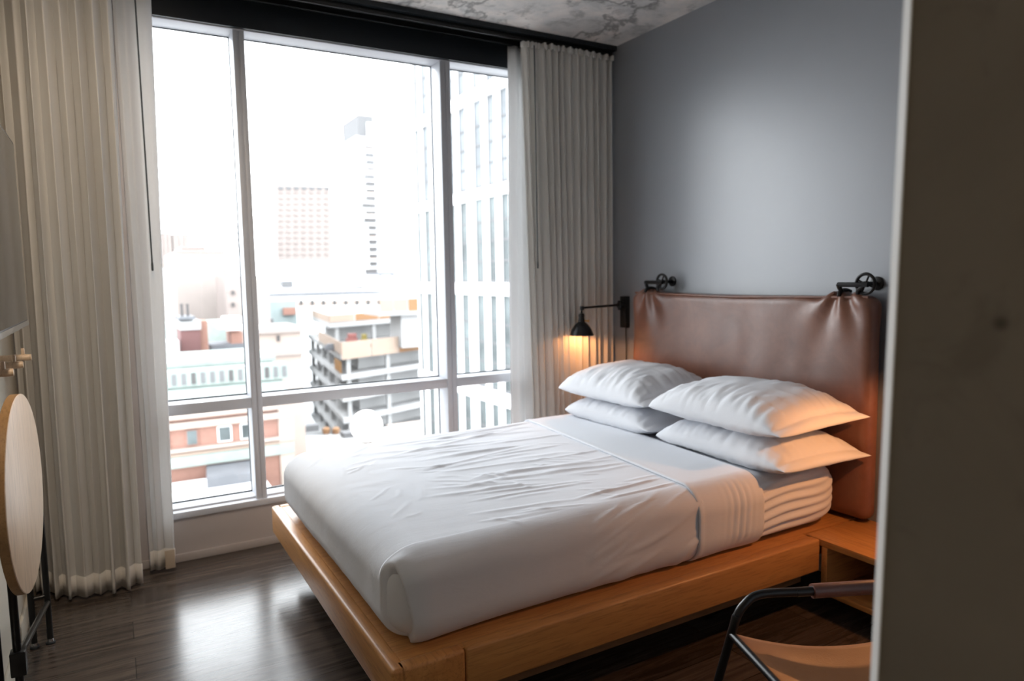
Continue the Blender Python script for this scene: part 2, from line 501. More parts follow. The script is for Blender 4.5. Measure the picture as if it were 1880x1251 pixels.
for a, c in cols:
    t = MB(); t.box((a, YW + .004, ZT0), (c, GY + .01, ZT1), .003)
    t.build('transom', M['alu'], win)
    for z0, z1 in ((.272, ZT0), (ZT1, 2.722)):
        g = MB()
        k = .007
        for q in (((a, GY - .014, z0), (c, GY - .004, z0 + k)), ((a, GY - .014, z1 - k), (c, GY - .004, z1)),
                  ((a, GY - .014, z0), (a + k * .5, GY - .004, z1)), ((c - k * .5, GY - .014, z0), (c, GY - .004, z1))): g.box(*q)
        g.build('glazing_gasket', M['gasket'], win, smooth=False)
        MB().box((a, GY - .004, z0), (c, GY + .004, z1)).build('window_pane', M['glass'], win, smooth=False)

# ------------------------------------------------------------------ curtains
def curtain(name, label, group, xt, xb, yfun, zt, zb, n, amp, seed, mat, hem=True, gather=False, sharp=0.35, nz=70, per=14, hem_h=.095):
    r = np.random.RandomState(seed)
    nu = n * per
    wds = r.uniform(0.7, 1.35, n); cum = np.concatenate([[0], np.cumsum(wds)]); cum /= cum[-1]
    am = r.uniform(0.65, 1.2, n + 1); drift = r.uniform(-1, 1, n + 1); am2 = r.uniform(0.4, 1.3, n + 1)
    U = np.linspace(0, 1, nu + 1); T = np.linspace(0, 1, nz + 1)
    V = np.zeros((nz + 1, nu + 1, 3))
    k = np.interp(U, cum, np.arange(n + 1))
    for j, t in enumerate(T):
        z = zt + (zb - zt) * t
        kk = k + 0.22 * np.interp(k, np.arange(n + 1), drift) * np.sin(t * 2.2 + drift[0])
        ph = 2 * PI * kk
        a = amp * (0.72 + 0.42 * t) * (np.interp(k, np.arange(n + 1), am) * (1 - t) + np.interp(k, np.arange(n + 1), am2) * t)
        sn = np.sin(ph); fold = np.sign(sn) * np.abs(sn) ** (1 - sharp)
        fold = fold + 0.18 * np.sin(2.3 * ph + 1 + 2 * t) * t
        x = (xt[0] * (1 - t) + xb[0] * t) * (1 - U) + (xt[1] * (1 - t) + xb[1] * t) * U
        x = x + 0.28 * a * np.sin(2 * ph) * (0.3 + 0.7 * t)
        V[j, :, 0] = x; V[j, :, 1] = yfun(U, t) + a * fold; V[j, :, 2] = z
    flatV = V.reshape(-1, 3); W = nu + 1
    F = [(j * W + i, j * W + i + 1, (j + 1) * W + i + 1, (j + 1) * W + i) for j in range(nz) for i in range(nu)]
    base = (float(np.mean(V[-1, :, 0])), float(np.mean(V[-1, :, 1])), zb)
    root = thing(name, base, label, 'curtain', group)
    o = arr_mesh('drape_cloth', flatV, F, mat, root)
    md = o.modifiers.new('thickness', 'SOLIDIFY'); md.thickness = 0.0025; md.offset = 0
    if hem:
        rows = [zb + .0, zb + hem_h * .5, zb + hem_h]
        HV = []
        for z in rows:
            t = (z - zt) / (zb - zt); jf = t * nz; j0 = min(int(jf), nz - 1); f = jf - j0
            P = V[j0] * (1 - f) + V[j0 + 1] * f
            P = P.copy(); tx_ = np.gradient(P[:, 0]); ty_ = np.gradient(P[:, 1]); ln_ = np.hypot(tx_, ty_) + 1e-9; P[:, 0] += ty_ / ln_ * .0035; P[:, 1] -= tx_ / ln_ * .0035; P[:, 2] = z - (.001 if z == rows[0] else 0)
            HV.append(P)
        HV = np.array(HV).reshape(-1, 3)
        HF = [(j * W + i, j * W + i + 1, (j + 1) * W + i + 1, (j + 1) * W + i) for j in range(2) for i in range(nu)]
        h = arr_mesh('hem', HV, HF, M['hemcloth'], root)
        md = h.modifiers.new('thickness', 'SOLIDIFY'); md.thickness = 0.002; md.offset = 0
    if gather:
        hd = MB()
        for i in range(n * 2):
            u = (i + .5) / (n * 2); jj = int(u * nu)
            p = V[0, jj]
            hd.box((p[0] - .008, p[1] - .020, zt - .030), (p[0] + .008, p[1] + .014, zt + .004), .005)
        hd.build('heading_tape', mat, root)
    return root, V

# left side: heavy drape running back along the corner, and the white liner hanging at the window edge
def yl(U, t): return 3.835 - .175 * sstep(0, .42, U) + .03 * sstep(.8, 1, U)
cl, VL = curtain('curtain', 'tall cream pleated drape filling the corner behind the round folding table',
                 'curtains drawn open at the window', (-.385, .085), (-.375, .055), yl, 2.835, .018, 8, .042, 5, M['drape'], per=18, sharp=.1)
def yl2(U, t): return 3.80 + .0 * U
cl2, VL2 = curtain('curtain', 'narrow pale liner panel hanging at the left edge of the window glass',
                   'curtains drawn open at the window', (.09, .252), (.095, .205), yl2, 2.835, .022, 2, .022, 9, M['sheer'], per=18, sharp=.1)
hp = MB(); hp.box((.158, 3.771, .022), (.202, 3.774, .115), .0008)
hp.build('hem_patch', M['tanhem'], cl2)
# right side
def yr(U, t): return 3.690 - .018 * np.sin(U * PI)
cr_, VR = curtain('curtain', 'grey pleated drape beside the headboard wall, lit orange by the reading lamp',
                  'curtains drawn open at the window', (2.21, 2.885), (2.27, 2.885), yr, 2.832, .018, 13, .021, 21, M['drape'], gather=True, per=12, sharp=.05)
def yr2(U, t): return 3.80 + .0 * U
cr2, VR2 = curtain('curtain', 'pale liner panel hanging at the right edge of the window glass behind the grey drape',
                   'curtains drawn open at the window', (2.185, 2.42), (2.155, 2.46), yr2, 2.836, .02, 3, .020, 33, M['sheer'], per=14, sharp=.1)
def wand(root, x0, x1, y, z0, z1):
    t = MB(); t.tube([(x0, y, z0), (x1, y, z1)], .0035, 8)
    t.lathe([(0, -.004), (.005, 0), (.005, .03), (.0035, .04)], (x1, y, z1 - .02))
    t.build('curtain_wand', M['gasket'], root)
wand(cl2, .182, .183, 3.745, 2.80, 1.52)
wand(cr_, 2.262, 2.268, 3.628, 2.80, 1.51)

# ------------------------------------------------------------------ bed frame
XF, YF, YB, FT, FB = .630, 3.528, 1.817, .33, .193
bed = thing('bed_frame', ((XF + XR) / 2, (YF + YB) / 2, 0), 'low honey-coloured wooden platform bed frame carrying the white mattress', 'bed')
def rail(name, a, b, mat, bev=.010):
    return MB().box(a, b, bev, 3).build(name, mat, bed)
# foot rail with its returned corners
f = MB()
f.box((XF, YB, FB), (XF + .05, YF, FT), .012, 3)
f.box((XF + .02, YB, FB), (.864, YB + .05, FT), .012, 3)
f.box((XF + .02, YF - .05, FB), (.864, YF, FT), .012, 3)
f.build('foot_rail', M['woody'], bed)
rail('side_rail', (.866, YB, FB), (2.508, YB + .05, FT), M['wood'], .008)
rail('side_rail', (.866, YF - .05, FB), (2.87, YF, FT), M['wood'], .008)
MB().box((XF + .02, YB + .02, FB + .02), (2.500, YF - .02, FT - .002)).box((2.4995, 1.90, FB + .02), (2.87, YF - .02, FT - .002)).build('deck', M['wood'], bed, smooth=False)
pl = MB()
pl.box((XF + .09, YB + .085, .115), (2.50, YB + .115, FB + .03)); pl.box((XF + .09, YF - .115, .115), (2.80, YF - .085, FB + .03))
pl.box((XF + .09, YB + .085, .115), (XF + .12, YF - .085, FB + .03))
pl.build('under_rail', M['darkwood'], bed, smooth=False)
for x in (XF + .45, 2.35):
    for y in (YB + .45, YF - .45):
        MB().box((x - .04, y - .04, 0), (x + .04, y + .04, FB + .03), .004).build('leg', M['black'], bed)

# ------------------------------------------------------------------ rounded cushions / mattress / sheets
def rbox(c, h, r, n):
    """dense rounded box; returns verts, normals, quads"""
    idx = {}; P = []; F = []
    def vid(p):
        k = (round(p[0], 5), round(p[1], 5), round(p[2], 5))
        if k not in idx: idx[k] = len(P); P.append(p)
        return idx[k]
    for ax in range(3):
        b, d = (ax + 1) % 3, (ax + 2) % 3
        nb, nd = n[b], n[d]
        gb = np.linspace(-h[b], h[b], nb + 1); gd = np.linspace(-h[d], h[d], nd + 1)
        for sg in (-1, 1):
            ids = np.zeros((nb + 1, nd + 1), int)
            for i in range(nb + 1):
                for j in range(nd + 1):
                    p = [0, 0, 0]; p[ax] = sg * h[ax]; p[b] = gb[i]; p[d] = gd[j]
                    ids[i, j] = vid(tuple(p))
            for i in range(nb):
                for j in range(nd):
                    q = (ids[i, j], ids[i + 1, j], ids[i + 1, j + 1], ids[i, j + 1])
                    F.append(tuple(int(a) for a in (q if sg > 0 else q[::-1])))
    P = np.array(P); h = np.array(h); r = np.array(r)
    Q = np.clip(P, -(h - r), h - r); D = (P - Q) / r
    Nn = D / np.linalg.norm(D, axis=1)[:, None]
    V = Q + Nn * r
    G = Nn / r; G /= np.linalg.norm(G, axis=1)[:, None]
    return V + np.array(c), G, F

def prune(V, F, keep):
    F = [f for f in F if keep(V[list(f)].mean(axis=0))]
    used = sorted({i for f in F for i in f}); mp = {a: k for k, a in enumerate(used)}
    return V[used], [tuple(mp[i] for i in f) for f in F]

def nz3(P, sc, seed=0):
    return np.array([noise.noise(Vector((p[0] * sc[0] + seed, p[1] * sc[1] + seed * 1.7, p[2] * sc[2] - seed))) for p in P])

MX0, MX1, MY0, MY1, MZ0, MZ1 = .668, 2.765, 1.893, 3.425, .331, .612
MC = ((MX0 + MX1) / 2, (MY0 + MY1) / 2, (MZ0 + MZ1) / 2); MH = ((MX1 - MX0) / 2, (MY1 - MY0) / 2, (MZ1 - MZ0) / 2)
V, G, F = rbox(MC, MH, (.14, .10, .10), (120, 90, 40))
# gathers of the fitted sheet along the near side by the pillows, slight sag elsewhere
near = sstep(.25, .75, -G[:, 1]) * sstep(2.16, 2.24, V[:, 0]) * sstep(MZ0, MZ0 + .05, V[:, 2])
slope = (V[:, 0] - 2.24) * .16
g = np.sin((V[:, 2] - slope - .02 * np.sin(V[:, 0] * 9)) * 2 * PI / .041 + 2.2 * nz3(V, (3, 1, 9), 3))
dec = 1 - .75 * sstep(2.45, 2.75, V[:, 0]) 
V = V + G * (near * dec * .0075 * g)[:, None]
bot = sstep(.2, .8, -G[:, 2]); V[:, 2] = np.maximum(V[:, 2], MZ0)
mt = arr_mesh('mattress', V, F, M['linen'], base=(MC[0], MC[1], MZ0))
tag(mt, 'thick mattress in a white gathered fitted sheet lying on the wooden bed frame', 'mattress')

# wrinkle strokes: (x0, b0, x1, b1, half width, height) with b the coordinate unrolled across the bed
strokes = []
for _ in range(46):
    x0 = rng.uniform(.95, 1.62); b0 = rng.uniform(2.02, 3.36); L = rng.uniform(.18, .55); an = rng.normal(-.10, .12)
    strokes.append((x0, b0, x0 + L * math.cos(an), b0 + L * math.sin(an), rng.uniform(.009, .016), rng.uniform(.0022, .0048)))
for _ in range(26):
    x0 = rng.uniform(1.0, 1.75); b0 = rng.uniform(2.05, 2.9); L = rng.uniform(.07, .2); an = rng.normal(-.75, .3)
    strokes.append((x0, b0, x0 + L * math.cos(an), b0 + L * math.sin(an), rng.uniform(.008, .013), rng.uniform(.0018, .0036)))
for _ in range(18):
    x0 = rng.uniform(1.25, 1.8); b0 = rng.uniform(1.60, 1.86); L = rng.uniform(.15, .45); an = rng.normal(.42, .12)
    strokes.append((x0, b0, x0 + L * math.cos(an), b0 + L * math.sin(an), rng.uniform(.008, .016), rng.uniform(.002, .0045)))
for _ in range(14):
    x0 = rng.uniform(.72, .95); b0 = rng.uniform(2.0, 3.2); L = rng.uniform(.08, .22); an = rng.normal(.9, .35)
    strokes.append((x0, b0, x0 + L * math.cos(an), b0 + L * math.sin(an), rng.uniform(.008, .014), rng.uniform(.0015, .0035)))
# the long double crease across the middle of the bed
strokes += [(1.05, 2.72, 1.72, 2.86, .014, .005), (1.0, 3.02, 1.85, 3.22, .016, .006), (1.3, 3.2, 1.93, 3.33, .014, .007),
            (1.42, 2.06, 1.88, 2.10, .010, .007), (1.50, 2.0, 1.9, 2.02, .010, .006)]
def stroke_field(x, b):
    d = np.zeros_like(x)
    for x0, b0, x1, b1, w_, h_ in strokes:
        ux, ub = x1 - x0, b1 - b0; L2 = ux * ux + ub * ub
        t = ((x - x0) * ux + (b - b0) * ub) / L2
        e = ((x - x0) * ub - (b - b0) * ux) / math.sqrt(L2)
        e = e + .25 * w_ * np.sin(t * 7 + x0 * 9)
        d += h_ * np.exp(-(e / w_) ** 2) * sstep(-.05, .3, t) * (1 - sstep(.7, 1.05, t))
    return d

FOLD0, FOLD1 = 1.885, 2.235
def sheet_shell(off, x_hi, n, lift):
    h = (MH[0] + off, MH[1] + off, MH[2] + off * .5)
    c = (MC[0], MC[1], MC[2] + off * .5)
    V, G, F = rbox(c, h, (.13, .105, .10), n)
    return V, G, F
def skew(V): V[:, 0] += .14 * sstep(1.3, 1.9, V[:, 0]) * (V[:, 1] - 1.9) / 1.5 * (1 - sstep(2.3, 2.6, V[:, 0]))
V, G, F = sheet_shell(.007, FOLD0, (400, 380, 64), 0)
V, F2 = V, F
keepm = [k for k, f in enumerate(F) if V[list(f), 0].mean() < FOLD0 + .02 and V[list(f), 2].mean() > MZ0 + .004]
F = [F[k] for k in keepm]
used = sorted({i for f in F for i in f}); mp = {a: k for k, a in enumerate(used)}
V = V[used]; G = G[used]; F = [tuple(mp[i] for i in f) for f in F]
unb = np.where(G[:, 1] < -.5, V[:, 1] - (MZ1 - V[:, 2]), V[:, 1])
d = stroke_field(V[:, 0], unb)
top = sstep(.35, .8, G[:, 2]); side = sstep(.3, .8, -G[:, 1]) 
d = d * np.clip(top + side * .8 + .35, 0, 1)
d += .0016 * nz3(V, (5, 14, 8), 5) + .004 * nz3(V, (2, 2.6, 3), 9)
# slack roll along the upper near edge
edge = np.exp(-((G[:, 2] - .55) / .3) ** 2) * (G[:, 1] < 0)
d += edge * .008 * (1 + nz3(V, (4, 1, 1), 2))
# folded corner at the near foot: flap edge with a hollow beside it
xc = .742 - (V[:, 2] - .335) * .17
sx = V[:, 0] - xc
kz = 1 - sstep(.535, .585, V[:, 2])
cw = sstep(.12, .4, -G[:, 1]) * kz
wd_ = .022 + .20 * np.clip(.60 - V[:, 2], 0, .3)
d += cw * .016 * sstep(-.003, .005, sx) * np.exp(-np.maximum(sx, 0) / .20)
d -= cw * .062 * (1 - sstep(-.004, .004, sx)) * np.exp(-((sx + wd_ * .30) / (wd_ * .75)) ** 2)
d += .010 * np.exp(-((V[:, 0] - .705) / .035) ** 2 - ((V[:, 2] - .592) / .022) ** 2) * sstep(.1, .5, -G[:, 1])
V = V + G * d[:, None]
V[:, 2] = np.maximum(V[:, 2], MZ0 + .002)
skew(V)
sh = thing('top_sheet', (1.3, MC[1], MZ0), 'white wrinkled flat sheet over the foot of the bed with its head end folded back', 'sheet')
o = arr_mesh('sheet_body', V, F, M['linen'], sh)
md = o.modifiers.new('thickness', 'SOLIDIFY'); md.thickness = .004; md.offset = 1
# turned-back cuff
V, G, F = sheet_shell(.0125, FOLD1, (300, 160, 40), 0)
F = [f for f in F if FOLD0 - .004 < V[list(f), 0].mean() < FOLD1 and V[list(f), 2].mean() > MZ0 + .006]
used = sorted({i for f in F for i in f}); mp = {a: k for k, a in enumerate(used)}
V = V[used]; G = G[used]; F = [tuple(mp[i] for i in f) for f in F]
d = .003 * nz3(V, (6, 2, 3), 14)
sd = sstep(.3, .8, -G[:, 1])
d += sd * .0035 * np.sin((V[:, 0] - .10 * (V[:, 2] - .45) ) * 2 * PI / .035 + 1.5 * nz3(V, (6, 2, 6), 8)) * np.exp(-((V[:, 0] - 2.10) / .06) ** 2) * sstep(.36, .42, V[:, 2])
d += .0025 * np.exp(-((V[:, 0] - FOLD0 - .006) / .010) ** 2)
V = V + G * d[:, None]; skew(V); V[:, 2] = np.maximum(V[:, 2], MZ0 + .002)
o = arr_mesh('sheet_cuff', V, F, M['linen'], sh)
md = o.modifiers.new('thickness', 'SOLIDIFY'); md.thickness = .007; md.offset = 1

# ------------------------------------------------------------------ pillows
def pillow_grid(cx, cy, a, b, zs, up, dn, seed, rz=0.0, n=(72, 96), tilt=0.0):
    r = np.random.RandomState(seed)
    u = np.linspace(-1, 1, n[0] + 1); v = np.linspace(-1, 1, n[1] + 1)
    u = np.sign(u) * (1 - (1 - np.abs(u)) ** 1.25); v = np.sign(v) * (1 - (1 - np.abs(v)) ** 1.25)
    Ug, Vg = np.meshgrid(u, v, indexing='ij')
    rc = 1 - .055 * (np.abs(Ug) * np.abs(Vg)) ** 5 * (Ug < 0)
    x = a * Ug * rc * (1 - .07 * (1 - Vg ** 2) * np.abs(Ug) ** 3)
    y = b * Vg * rc * (1 - .05 * (1 - Ug ** 2) * np.abs(Vg) ** 3)
    # filling stops short of the open end of the case (towards the camera)
    Vf = np.where(Vg < 0, np.clip(Vg / .90, -1, 1), Vg)
    t = np.clip((1 - np.abs(Ug) ** 2.8) * (1 - np.abs(Vf) ** 3.0), 0, 1) ** .50
    t = np.maximum(t, .30 * np.clip((1 - np.abs(Ug) ** 2.0) * (1 - np.abs(Vg) ** 12), 0, 1) ** .5)
    s1, s2 = r.uniform(0, 50, 2)
    wr = np.zeros_like(t)
    for i in range(t.shape[0]):
        for j in range(t.shape[1]):
            uu, vv = Ug[i, j], Vg[i, j]
            n1 = noise.noise(Vector((uu * 2.5, vv * 14, s1))); n2 = noise.noise(Vector((uu * 11, vv * 2.5, s2)))
            n3 = noise.noise(Vector((uu * 2, vv * 3, s1 + s2)))
            wr[i, j] = n1 * abs(uu) ** 1.3 * .17 + n2 * abs(vv) ** 2.2 * .14 + n3 * .09
    t = np.clip(t * (1 + wr), 0, None)
    c, s = math.cos(rz), math.sin(rz)
    X_ = cx + x * c - y * s; Y_ = cy + x * s + y * c
    sag = -.012 * np.abs(Vg) ** 4
    ztop = zs + up * t + sag + tilt * x; zbot = zs - dn * t + sag + tilt * x
    return X_, Y_, ztop, zbot
def pillow_obj(X_, Y_, zt, zb, label):
    nu, nv = X_.shape
    P = []; I = np.zeros((2, nu, nv), int)
    for i in range(nu):
        for j in range(nv):
            I[0, i, j] = len(P); P.append((X_[i, j], Y_[i, j], zt[i, j]))
            if i in (0, nu - 1) or j in (0, nv - 1): I[1, i, j] = I[0, i, j]
            else: I[1, i, j] = len(P); P.append((X_[i, j], Y_[i, j], zb[i, j]))
    F = []
    for i in range(nu - 1):
        for j in range(nv - 1):
            F.append(tuple(int(q) for q in (I[0, i, j], I[0, i + 1, j], I[0, i + 1, j + 1], I[0, i, j + 1])))
            F.append(tuple(int(q) for q in (I[1, i, j], I[1, i, j + 1], I[1, i + 1, j + 1], I[1, i + 1, j])))
    P = np.array(P)
    o = arr_mesh('pillow', P, F, M['pillow'], base=(P[:, 0].mean(), P[:, 1].mean(), P[:, 2].min()))
    return tag(o, label, 'pillow', 'white pillows stacked against the headboard')
def field(grids):
    pts = []
    for X_, Y_, zt, zb in grids:
        pts.append(np.stack([X_, Y_, zt], -1).reshape(-1, 3))
    P = np.concatenate(pts)
    bins = {}
    for p in P:
        k = (int(p[0] // .02), int(p[1] // .02)); bins[k] = max(bins.get(k, -9), p[2])
    def f(x, y):
        i, j = int(x // .02), int(y // .02); best = -9
        for di in (-1, 0, 1):
            for dj in (-1, 0, 1): best = max(best, bins.get((i + di, j + dj), -9))
        return best
    return f
MT = MZ1 + .020
b1 = pillow_grid(2.505, 2.985, .255, .375, MT + .044, .090, .085, 1, .02)
b2 = pillow_grid(2.520, 2.185, .265, .405, MT + .036, .100, .085, 2, -.015)
for bb in (b1, b2):
    base_z = MZ1 + .006 + .016 * sstep(1.95, 2.4, bb[1])
    bb[3][:] = np.maximum(bb[3], base_z); bb[2][:] = np.maximum(bb[2], base_z + .002)
pillow_obj(*b1, 'lower white pillow of the stack nearer the window')
pillow_obj(*b2, 'lower white pillow of the stack nearer the nightstand')
hf = field([b1, b2])
t1 = pillow_grid(2.490, 3.000, .265, .39, .822, .125, .065, 3, .015, tilt=.08)
t2 = pillow_grid(2.485, 2.185, .270, .415, .828, .122, .065, 4, -.02, tilt=.05)
for tt in (t1, t2):
    X_, Y_, zt, zb = tt
    for i in range(X_.shape[0]):
        for j in range(X_.shape[1]):
            z = hf(X_[i, j], Y_[i, j])
            if z > 0 and zb[i, j] < z + .003: zb[i, j] = z + .003
    zb[:] = np.minimum(zb, zt - .0005) if False else zb
    zt[:] = np.maximum(zt, zb + .001)
pillow_obj(*t1, 'upper white pillow of the stack nearer the window')
pillow_obj(*t2, 'upper white pillow of the stack nearer the nightstand')

# ------------------------------------------------------------------ leather headboard
HY0, HY1, HZ0, HZ1 = 1.805, 3.395, .345, 1.338
V, G, F = rbox((2.842, (HY0 + HY1) / 2, (HZ0 + HZ1) / 2), (.042, (HY1 - HY0) / 2, (HZ1 - HZ0) / 2), (.038, .05, .042), (10, 160, 100))
d = np.zeros(len(V)); zz = np.zeros(len(V))
YSL, YSR = 3.255, 1.965
for ys in (YSL, YSR):
    dy = V[:, 1] - ys; dz = HZ1 + .02 - V[:, 2]
    ang = np.arctan2(dy, dz + .03)
    env = np.exp(-(dz / .16)) * np.exp(-(dy / .16) ** 2)
    d += env * .016 * np.cos(ang * 7.5 + .5) * sstep(.0, .5, np.abs(G[:, 0]) + .3)
    zz += .014 * np.exp(-(dy / .05) ** 2) * sstep(HZ1 - .10, HZ1, V[:, 2])
    d -= np.exp(-((dy) / .022) ** 2) * np.exp(-dz / .05) * .012
d += .005 * nz3(V, (1, 3, 3), 4) * (G[:, 0] < -.5) + .0025 * nz3(V, (1, 9, 5), 6) * (G[:, 0] < -.5)
zz -= .010 * np.sin(np.clip((V[:, 1] - YSR) / (YSL - YSR), 0, 1) * PI) * sstep(HZ1 - .12, HZ1, V[:, 2])
V = V + G * d[:, None]; V[:, 2] += zz
V[:, 0] = np.minimum(V[:, 0], XR - .012)
hb = thing('headboard', (2.86, 2.6, HZ0), 'wide brown leather headboard cushion hung on the grey wall behind the pillows', 'headboard')
arr_mesh('leather_cushion', V, F, M['leather'], hb)
t = MB()
t.tube([(2.812, HY0 + .03, HZ1 - .008), (2.806, 2.6, HZ1 - .020), (2.812, HY1 - .03, HZ1 - .008)], .006, 8)
t.build('piping', M['leather'], hb)

def pulley(yw, zw, ys, label):
    p = thing('pulley', (XR, yw, zw), label, 'pulley', 'black iron pulleys on the headboard wall')
    xw = 2.818; R_ = .042
    t = MB(); ring = [(xw, yw + R_ * math.cos(a), zw + R_ * math.sin(a)) for a in np.linspace(0, 2 * PI, 33)]
    t.tube(ring, .0075, 8, caps=False)
    for k in range(4):
        a = k * PI / 2 + .4
        t.tube([(xw, yw, zw), (xw, yw + R_ * math.cos(a), zw + R_ * math.sin(a))], .0042, 8)
    t.lathe([(0, -.016), (.011, -.014), (.011, .014), (0, .016)], (xw, yw, zw), (1, 0, 0), 16)
    t.build('pulley_wheel', M['iron'], p)
    t = MB(); t.cyl((xw + .01, yw, zw), (XR, yw, zw), .009); t.lathe([(0, 0), (.03, 0), (.03, -.007), (.012, -.012), (0, -.012)], (XR, yw, zw), (1, 0, 0), 20)
    t.build('wall_mount', M['iron'], p)
    t = MB()
    t.tube(catmull([(xw - .012, yw - .02, zw - .004), (xw - .014, yw + .03, zw - .004), (xw - .012, ys + .012, zw - .004)], 6), [.011] * 13, 8)
    t.tube([(xw - .012, yw, zw - .008), (xw - .010, yw + .028, zw - .030), (xw - .006, yw + .03, HZ1 + .006)], .009, 8)
    t.build('pulley_arm', M['iron'], p)
    t = MB()
    t.tube(catmull([(xw - .012, ys + .012, zw - .002), (xw - .012, ys + .002, zw - .022), (xw - .006, ys - .004, HZ1 + .012)], 6), [.010] * 13, 8)
    t.tube(catmull([(2.796, ys, HZ1 - .006), (2.806, ys, HZ1 + .016), (2.842, ys, HZ1 + .022), (2.878, ys, HZ1 + .014)], 6), .009, 8)
    t.build('hook', M['iron'], p)
pulley(3.135, 1.397, YSL, 'black iron pulley wheel hooked on the headboard top nearer the curtains')
pulley(1.855, 1.388, YSR, 'black iron pulley wheel hooked on the headboard top next to the concrete partition')

# ------------------------------------------------------------------ wall sconces
def sconce(yp, ysh, label, LAMP_W):
    p = thing('wall_sconce', (XR, yp, 1.10), label, 'wall lamp', 'black reading lamps at the bed')
    MB().box((2.868, yp - .030, 1.098), (XR, yp + .030, 1.302), .004).build('wall_plate', M['blackmetal'], p)
    t = MB(); t.cyl((2.868, yp, 1.245), (2.838, yp, 1.245), .024); t.cyl((2.845, yp, 1.215), (2.845, yp, 1.275), .014)
    t.build('swivel', M['blackmetal'], p)
    xs = 2.535
    t = MB(); t.tube([(2.845, yp, 1.247), (xs, ysh, 1.240)], .0075, 12); t.lathe([(0, -.014), (.013, -.012), (.013, .012), (0, .014)], (xs, ysh, 1.238), (0, 0, 1), 16)
    t.build('arm', M['blackmetal'], p)
    t = MB(); t.tube([(xs, ysh, 1.238), (xs - .004, ysh, 1.205)], .0065, 10)
    t.lathe([(0, 1.208), (.014, 1.206), (.019, 1.195), (.017, 1.176), (.020, 1.165), (.020, 1.148), (0, 1.148)], (xs - .004, ysh, 0), (0, 0, 1), 20)
    t.build('lamp_socket', M['iron'], p)
    t = MB()
    outer = [(.021, 1.152), (.029, 1.147), (.046, 1.130), (.062, 1.106), (.073, 1.077), (.075, 1.070)]
    inner = [(.073, 1.071), (.060, 1.105), (.044, 1.128), (.018, 1.147)]
    t.lathe(outer + inner, (xs - .004, ysh, 0), (0, 0, 1), 32)
    t.build('lamp_shade', M['blackmetal'], p)
    t = MB(); t.lathe([(0, 1.150), (.010, 1.147), (.013, 1.135), (.019, 1.124), (.018, 1.115), (.011, 1.109), (0, 1.107)], (xs - .004, ysh, 0), (0, 0, 1), 18)
    t.build('bulb', M['bulb'], p)
    t = MB(); t.cyl((xs + .010, ysh - .012, 1.160), (xs + .026, ysh - .026, 1.158), .0045); t.lathe([(0, -.004), (.008, -.003), (.008, .003), (0, .004)], (xs + .029, ysh - .028, 1.158), (1, -.9, 0), 12)
    t.build('switch_key', M['brass'], p)
    t = MB(); t.tube(catmull([(2.893, yp, 1.10), (2.893, yp - .004, .9), (2.895, yp + .003, .6), (2.895, yp, .36)], 6), .0032, 8)
    t.build('lamp_cord', M['blackmetal'], p)
    ld = bpy.data.lights.new('lamp_light', 'POINT'); ld.energy = LAMP_W; ld.color = (1.0, .41, .14); ld.shadow_soft_size = .013
    lo_ = bpy.data.objects.new('lamp_light', ld); COL.objects.link(lo_); lo_.parent = p
    lo_.location = Vector((xs - .004, ysh, 1.091)) - Vector(p.location)
sconce(3.560, 3.545, 'black wall-mounted reading lamp with a small cone shade, glowing on the curtain', 5.2)
sconce(1.40, 1.32, 'black wall-mounted reading lamp above the nightstand, behind the concrete partition', 16.0)

# ------------------------------------------------------------------ nightstand
ns = thing('nightstand', (2.70, 1.55, .09), 'floating honey-wood open nightstand at the near side of the bed', 'nightstand')
MB().box((2.51, 1.31, .302), (2.895, 1.888, .330), .003).build('top_panel', M['woody'], ns)
MB().box((2.51, 1.784, .124), (2.895, 1.812, .301), .002).build('side_panel', M['wood'], ns)
MB().box((2.51, 1.31, .124), (2.895, 1.338, .301), .002).build('side_panel', M['wood'], ns)
MB().box((2.51, 1.31, .098), (2.895, 1.812, .123), .003).build('bottom_panel', M['woody'], ns)
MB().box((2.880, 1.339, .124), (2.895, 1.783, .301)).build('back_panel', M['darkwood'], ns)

# ------------------------------------------------------------------ chair
ch = thing('armchair', (1.45, 1.0, 0), 'low tan leather sling chair with black tube frame, half hidden by the concrete partition', 'chair')
A0 = Vector((1.362, 1.243, .500))          # rear left joint
dx = Vector((.915, -.404, 0)); dy_ = Vector((-.33, -.944, 0)).normalized()
wdt, dep = .56, .50
B0 = A0 + dx * wdt
up1 = Vector((1.372, 1.236, .545)); r0 = Vector((1.438, 1.217, .600)); r1 = r0 + dx * (wdt - .15); up2 = up1 + dx * wdt
fl = MB()
fl.tube(catmull([A0 + Vector((-.02, .07, -.50)) + Vector((0, .06, 0)), A0, up1, up1 + Vector((.018, -.008, .033)), r0, r0 + dx * .12], 7), .0115, 14)
fl.build('leg', M['blackmetal'], ch)
fr_ = MB()
fr_.tube(catmull([r1 - dx * .02, r1 + dx * .02, up2 + Vector((-.018, .008, .033)), up2, B0, B0 + Vector((.02, .13, -.50))], 7), .0115, 14)
fr_.build('leg', M['blackmetal'], ch)
t = MB(); t.tube([r0 + dx * .10, r0 + dx * .25, r1], .0125, 14); t.build('back_rail', M['blackmetal'], ch)
t = MB(); t.tube([r0 + dx * .145, r0 + dx * .30, r1 - dx * .03], .019, 18); t.build('back_wrap', M['darkleather'], ch)
SD = Vector((dy_.x * dep, dy_.y * dep, -.015))
for base_, nm in ((A0, 1), (B0, 2)):
    t = MB(); t.tube([base_, base_ + SD], .0105, 14); t.build('seat_rail', M['blackmetal'], ch)
    t = MB(); q = base_ + SD * .93; t.tube([q, q + Vector((dy_.x * .06, dy_.y * .06, -q.z))], .0105, 14); t.build('leg', M['blackmetal'], ch)
